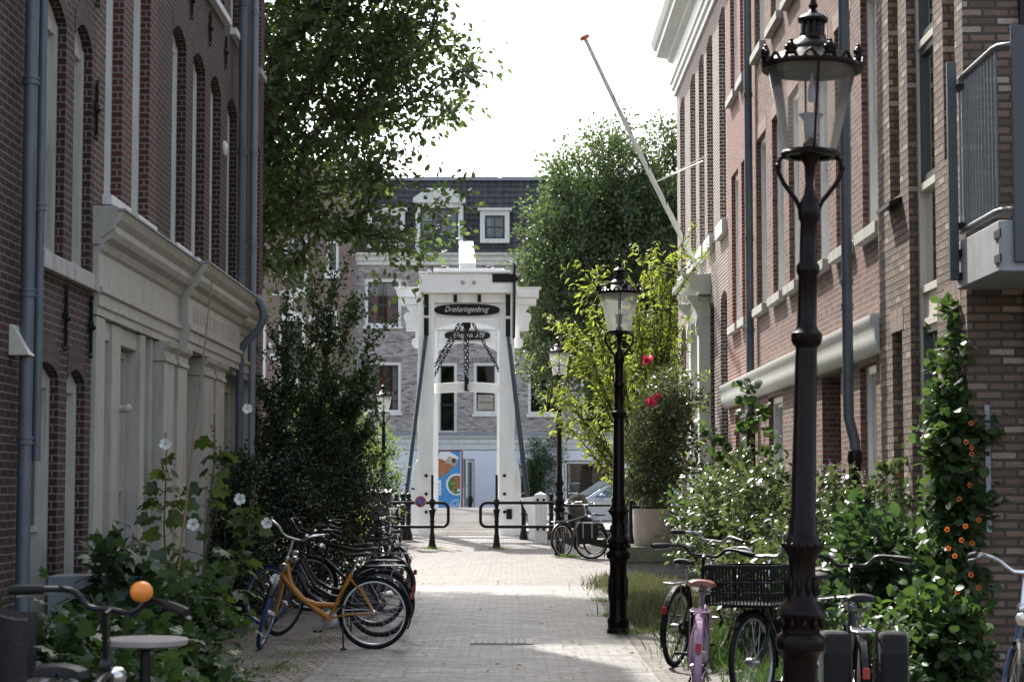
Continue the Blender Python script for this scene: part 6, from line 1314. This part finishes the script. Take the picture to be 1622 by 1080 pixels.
# hollyhocks
def hollyhock(px, d, ztop, label, flowers, seed, leanx=0., n=26):
    g_ = np.random.default_rng(seed); X = bx(px, d); e = empty('hollyhock', (X, d, 0), label, 'flowering plant', 'hollyhocks before the shopfront')
    pts = [Vector((X+leanx*(t**1.5)+.03*math.sin(t*7+seed), d, ztop*t)) for t in np.linspace(0, 1, 16)]
    MB().tube(pts, [.014-.009*t for t in np.linspace(0, 1, 16)], 7).build('stem', 'stem', e, smooth=True)
    pos = []; dirs = []; st = MB()
    for i in range(n):
        t = g_.uniform(.06, .9)**1.15; p = pts[int(t*15)]; a = g_.uniform(0, 6.28); L = g_.uniform(.08, .32)*(1.2-t); q = p+Vector((math.cos(a)*L, math.sin(a)*L*.7, .05)); st.tube([p, q], .003, 4)
        pos.append(tuple(q)); dirs.append((math.cos(a), math.sin(a), .1))
    st.build('leaf_stalks', 'stem', e); szs = .17
    mesh_np('leaves', [leaves_geo(np.array(pos), np.array(dirs), szs, 'lobed', .5, .5)], 'leaf_holly', e)
    sb = MB()
    for i in range(34):
        t = g_.uniform(.68, 1.0); p = pts[min(15, int(t*15))]; r_ = .045*(1.15-t)*2; sb.ball((p.x+g_.normal()*r_, p.y+g_.normal()*r_, p.z+g_.normal()*.03), g_.uniform(.008, .017), 6, 4)
    sb.build('seed_heads', 'brownseed', e, smooth=True)
    for px_, py_, r_ in flowers:
        c = Vector(at(px_, py_, d-.06)); n_ = 5; vs = []; fs = []
        P_ = [leaves_geo(np.repeat(np.array([tuple(c)]), 1, 0), np.array([[math.cos(2*math.pi*k/5+.4), -.25, math.sin(2*math.pi*k/5+.4)]]), r_*1.1, 'round', 0, 0) for k in range(5)]
        mb = MB()
        for k in range(5):
            a0 = 2*math.pi*k/5+seed; ring = [(c.x+r_*.1*math.cos(a0), c.y, c.z+r_*.1*math.sin(a0))]
            for dd, rr in ((-.62, .75), (-.35, 1.0), (0, .95), (.35, 1.0), (.62, .75)): ring.append((c.x+r_*rr*math.cos(a0+dd), c.y-.02+.012*k % .02, c.z+r_*rr*math.sin(a0+dd)))
            mb.add(ring, [(0, i, i+1) for i in range(1, 5)])
            mb.add([(x_, y_+.008, z_) for x_, y_, z_ in ring], [(0, i+1, i) for i in range(1, 5)])
        fl = mb.build('flower', 'petalwhite', e); mb = MB(); mb.ball((c.x, c.y-.015, c.z), r_*.12, 8, 6); mb.build('flower_heart', 'leaf_yellow', fl)
    return e
hollyhock(283, 18.2, 2.05, 'tall brown seeded hollyhock with a white bloom, nearest the bamboo pole', [(262, 703, .055), (306, 830, .06)], 1, -.1, 60)
hollyhock(335, 19.2, 2.25, 'tall leafy hollyhock with a white bloom at its tip reaching toward the drainpipe', [(392, 647, .05), (380, 790, .058)], 2, .06, 60)
hollyhock(372, 20.4, 1.6, 'leaning hollyhock with two white blooms in front of the dark hedge', [(423, 828, .06), (437, 917, .06)], 3, .28, 40)
hollyhock(245, 17.6, 1.15, 'short bushy hollyhock without blooms at the foot of the shopfront', [], 4, -.1, 50)
mb = MB(); a, b = at(268, 860, 17.9), at(336, 445, 18.6); a.z = 0.0; mb.tube([a+(b-a)*t for t in np.linspace(0, 1, 12)], [.013-.006*t for t in np.linspace(0, 1, 12)], 7)
for t in np.linspace(.05, .95, 12): c = a+(b-a)*t; mb.ball(tuple(c), .0145-.006*t, 6, 4)
mb.build('bamboo_pole', 'bamboo', base=a, smooth=True, label='long thin bamboo pole leaning against the shopfront among the hollyhocks', cat='pole')
def bush(name, label, cat, px, d, h, rx, n, size, m, kind, seed, per=26, ry=None, group=None, clump=.16, up=1.0, barkm='stem', droop=.2, cx=None):
    X = cx if cx is not None else bx(px, d)
    return plant(name, label, cat, (X, d, 0), (X, d, h*.3), [((X, d, h*.56), (rx, ry or rx, h*.46))], n, per, size, m, kind, .018, clump, seed=seed, up=up, rmin=.003, barkm=barkm, group=group, droop=droop, keep=lambda p: (p[:, 0] > -3.66) & (p[:, 0] < 3.57))
bush('broadleaf_plant', 'big lobed leaf plant standing in the grey box on the left', 'potted plant', 205, 15.9, 1.3, .27, 34, .17, 'leaf_big', 'lobed', 41, 9, .3)
GL = 'leafy plants along the left fronts'
for i, (px, d, h, rx, n, lab) in enumerate([(300, 16.6, .85, .45, 60, 'lobed leaf plant mound under the hollyhock stems'), (150, 13.2, .62, .5, 70, 'low leafy plant behind the bistro table, left part'), (255, 13.4, .62, .5, 70, 'low leafy plant right behind the bistro table'), (70, 12.6, .75, .5, 60, 'leafy plant between the rattan chair and the door'), (200, 11.8, .5, .5, 60, 'low leafy plant under the bistro table edge')]):
    bush('garden_plant', lab, 'plant', px, d, h, rx, n, .11, 'leaf_big' if i % 2 else 'leaf_vine', 'lobed' if i != 1 else 'oval', 50+i, 15, .5, GL)
bush('garden_plant', 'fine leaved low plant at the pavement corner bottom left', 'plant', 345, 13.9, .34, .3, 60, .045, 'leaf_shrub', 'oval', 60, 26, .5, GL, .1)
bush('garden_plant', 'fine leaved plant with blue specks at the bottom edge left of the pavement', 'plant', 300, 11.4, .42, .35, 60, .045, 'leaf_shrub', 'oval', 61, 26, .5, GL, .1)
# young tree with lime leaves behind the slim lamp
tips = [T(x, y, 36.8) for x, y in ((932, 415), (922, 450), (888, 508), (905, 500), (870, 575), (985, 408), (1000, 440), (1030, 395), (1045, 420), (1050, 440), (1062, 450), (880, 610), (900, 640), (885, 660), (960, 470), (945, 520), (1010, 480), (1040, 500), (925, 560), (1060, 520), (1066, 390), (960, 590), (930, 690), (1000, 560))]
whips('young_tree', 'young tree with glowing yellow green drooping leaves behind the slim lantern post', 'tree', (2.75, 36.9, .5), tips, .13, 'leaf_lime', 'lance', 28, seed=8, sub=8, droop=.75, rbase=.03, bend=.3, spread=.1, side=.9, up=.3)
# rose over the planter
RX, RY = pt.location.x+.02, 34.8
plant('rose_bush', 'tall climbing rose bush growing from the concrete planter with crimson blooms', 'rose bush', (RX, RY, 1.1), (RX+.1, RY+.1, 2.0),
      [((RX+.15, RY+.2, 2.2), (.62, .5, 1.05)), ((RX+.35, RY+.3, 3.0), (.5, .5, .6)), ((RX-.1, RY, 1.7), (.45, .4, .5))], 230, 44, .075, 'leaf_rosebush', 'oval', .03, .24, seed=71, rmin=.005)
for px, py, r_ in ((1026, 571, .1), (1031, 635, .085), (1041, 627, .06)):
    c = at(px, py, RY-.35); mb = MB(); g_ = np.random.default_rng(px)
    pos = np.repeat(np.array([tuple(c)]), 26, 0)+g_.normal(size=(26, 3))*r_*.25
    mesh_np('rose_bloom', [leaves_geo(pos, unit(g_.normal(size=(26, 3))), r_*.95, 'round', .2, 0)], 'petalpink', bpy.data.objects['rose_bush'])
# shrubs along the right fronts
GR = 'shrubs along the right fronts'
for i, (X, d, h, rx, ry, n, lab, m) in enumerate([
    (3.1, 17.0, 1.35, .5, .7, 100, 'broad dark leaved shrub just right of the tall lantern post', 'leaf_big'),
    (3.0, 19.0, 1.65, .6, .8, 120, 'butterfly bush with mauve flower spikes under the blue grey drainpipe', 'leaf_shrub'),
    (2.75, 20.8, 1.7, .6, .8, 150, 'silvery green shrub left of the tall lantern post near its middle', 'leaf_shrub'),
    (2.7, 23.5, 1.9, .65, 1.0, 170, 'silvery green shrub behind the crate bicycle', 'leaf_shrub'),
    (2.95, 26.4, 2.0, .55, 1.0, 150, 'bushy shrub at the foot of the bright red house', 'leaf_shrub'),
    (2.9, 29.4, 1.8, .5, .9, 120, 'shrub between the planter and the bright red house', 'leaf_rose'),
    (3.3, 15.3, .7, .3, .5, 60, 'low dark plant at the foot of the orange flowered climber', 'leaf_vine'),
    (2.5, 14.6, .65, .35, .5, 50, 'leafy undergrowth behind the black panniers', 'leaf_vine'),
    (2.3, 18.2, 1.0, .4, .8, 90, 'undergrowth behind the crate bicycle wheel', 'leaf_shrub')]):
    bush('garden_shrub', lab, 'shrub', 0, d, h, rx, n, .125 if i == 0 else .088, m, 'oval' if i != 6 else 'round', 80+i, 26, ry, GR, .19, .8, 'bark', .25, cx=X)
# tall thin shoots standing out of the shrubs
whips('shoot', 'tall leafy shoots rising in front of the white fascia', 'shrub', (2.95, 24.6, 1.2), [T(x, y, 24.6) for x, y in ((1192, 600), (1215, 640), (1170, 640), (1140, 690), (1235, 690), (1105, 665), (1160, 720))], .1, 'leaf_vine', 'round', 26, seed=4, sub=2, droop=.3, rbase=.008, side=.6)
whips('shoot', 'branching shoots with big leaves in front of the doorway', 'shrub', (2.9, 18.0, .9), [T(x, y, 18.0) for x, y in ((1310, 760), (1350, 740), (1400, 745), (1440, 770), (1470, 780), (1370, 790), (1330, 800), (1420, 730))], .085, 'leaf_shrub', 'oval', 44, seed=6, sub=4, droop=.1, rbase=.008, side=.6)
g_ = np.random.default_rng(5); bb = bpy.data.objects['garden_shrub.003'] if 'garden_shrub.003' in bpy.data.objects else None
for px, py in ((1316, 739), (1367, 757), (1300, 742), (1468, 768), (1384, 765), (1330, 741), (1450, 772)):
    c = np.array(at(px, py, 18.6)); pos = c+g_.normal(size=(40, 3))*np.array([.02, .02, .045]); mesh_np('flower_spike', [leaves_geo(pos, unit(g_.normal(size=(40, 3))), .022, 'kite', 0, 0)], 'petalmauve', bb)
# climber with orange flowers on the grey brown house
cl = plant('flowering_climber', 'twining climber with orange black eyed flowers at the corner of the grey brown house', 'climber', (3.5, 15.9, 0), (3.52, 15.95, 1.2),
      [((3.46, 15.85, .6), (.17, .35, .8)), ((3.56, 15.9, 1.6), (.17, .34, .95)), ((3.58, 15.95, 2.45), (.12, .2, .6)), ((3.35, 15.5, .25), (.25, .4, .3))], 300, 40, .075, 'leaf_vine', 'round', .012, .13, seed=95, up=.9, rmin=.003, barkm='stem', droop=.6, keep=lambda p: (p[:, 0] < 3.59) | (p[:, 1] < 15.68))
whips('climber_tendril', 'thin climbing tendrils reaching up the grey brown house above the orange flowers', 'climber', (3.57, 15.98, 2.6), [T(1552, 492, 15.9), T(1540, 500, 15.9), T(1549, 530, 15.9)], .06, 'leaf_vine', 'round', 40, seed=44, rbase=.004, side=.5, bend=.1)
for px, py in ((1545, 709), (1548, 719), (1529, 833), (1523, 855), (1500, 838), (1502, 868), (1550, 823), (1516, 937), (1544, 980), (1498, 984), (1546, 1006), (1556, 1010), (1494, 1065), (1520, 1050), (1536, 768), (1507, 905), (1530, 700), (1538, 740), (1519, 790), (1540, 860), (1512, 880), (1538, 910), (1502, 1030), (1550, 930), (1546, 670)):
    c = at(px, py, 15.2 if py > 800 else 15.45)
    if c.x > 3.56: c.x = 3.56
    mb = MB()
    for k in range(5):
        a0 = 2*math.pi*k/5+px; ring = [(c.x, c.y, c.z)]
        for dd, rr in ((-.6, .8), (-.3, 1.0), (.3, 1.0), (.6, .8)): ring.append((c.x+.022*rr*math.cos(a0+dd), c.y-.004-.004*(k%2), c.z+.022*rr*math.sin(a0+dd)))
        mb.add(ring, [(0, i, i+1) for i in range(1, 4)])
    f_ = mb.build('flower', 'petalorange', cl); mb = MB(); mb.ball((c.x, c.y-.008, c.z), .008, 6, 5); mb.build('flower_eye', 'dark', f_)
# grasses and weeds: nobody could count these
def tufts(name, label, spots, m, size, n, seed, spread=(.3, .3), lean=1.0):
    g_ = np.random.default_rng(seed); pos = []
    for x_, y_, k in spots: pos.append(np.array([x_, y_, gz(y_)+.005])+g_.normal(size=(int(n*k), 3))*np.array([spread[0], spread[1], 0]))
    pos = np.concatenate(pos); d = g_.normal(size=pos.shape)*.45*lean; d[:, 2] = 1
    mesh_np(name, [leaves_geo(pos, unit(d), size, 'blade', 0, .0)], m, kind='stuff')
tufts('low_growth', '', [(bx(x, d), d, k) for x, d, k in ((1010, 30, 1.4), (1035, 28, 1.4), (1060, 26, 1.2), (1000, 32, 1.2), (1045, 24, 1.0), (985, 31, .5), (1060, 22.5, .8))], 'leaf_grey', .17, 1900, 1, (.24, .7))
tufts('low_growth', '', [(x, y, k) for x, y, k in ((2.3, 16, 1), (1.9, 18, .8), (2.2, 20, 1), (1.9, 14, .5), (2.6, 13.6, .8), (2.0, 22, .8), (1.9, 24, .6))], 'leaf_vine', .17, 1300, 2, (.22, .6))
tufts('weeds', '', [(-2.0, y, .5) for y in (17, 18.5, 20, 22, 24)]+[(-3.2, 19.8, 2), (-2.9, 21.5, 2), (-2.6, 18.2, .6), (-3.3, 18, 1.5), (bx(450, 17.2), 17.2, .6), (-3.2, 23.5, 2)], 'leaf_garden', .045, 500, 3, (.12, .3))
tufts('weeds', '', [(bx(685, 43.7), 43.7, 1), (bx(790, 43.7), 43.7, 1), (bx(1000, 40), 40, 3), (bx(900, 41), 41, 2), (1.3, 21.2, 1), (1.25, 24, 1), (1.3, 27, 1)], 'leaf_garden', .07, 260, 4, (.14, .12))
# moss and fallen leaves on the left pavement
g_ = np.random.default_rng(77); n = 1100; p = np.stack([g_.uniform(-3.6, 1.6, n), g_.uniform(12, 40, n), np.full(n, .012)], 1); p[:600, 0] = g_.normal(-3.1, .35, 600); p[:600, 1] = g_.uniform(15, 26, 600)
p = p[p[:, 0] > -3.65]; dd = g_.normal(size=p.shape); dd[:, 2] *= .1
M['fallen'] = leafmat('fallen_leaves', (.2, .14, .05), .2, .7, .5)
mesh_np('fallen_leaves', [leaves_geo(p, unit(dd), .05, 'oval', 3, 0)], 'fallen', kind='stuff')
# ivy on the far shopfront
plant('wall_climber', 'dark climber around the window at the right of the drawbridge on the far front', 'climber', (fx(845), YF-.3, .2), (fx(845), YF-.3, 1.5),
      [((fx(850), YF-.35, 2.2), (.7, .25, 1.3)), ((fx(835), YF-.35, 1.2), (.6, .25, .9)), ((fx(880), YF-.3, 2.6), (.25, .2, 1.3))], 130, 50, .1, 'leaf_rose', 'kite', .03, .3, seed=66)
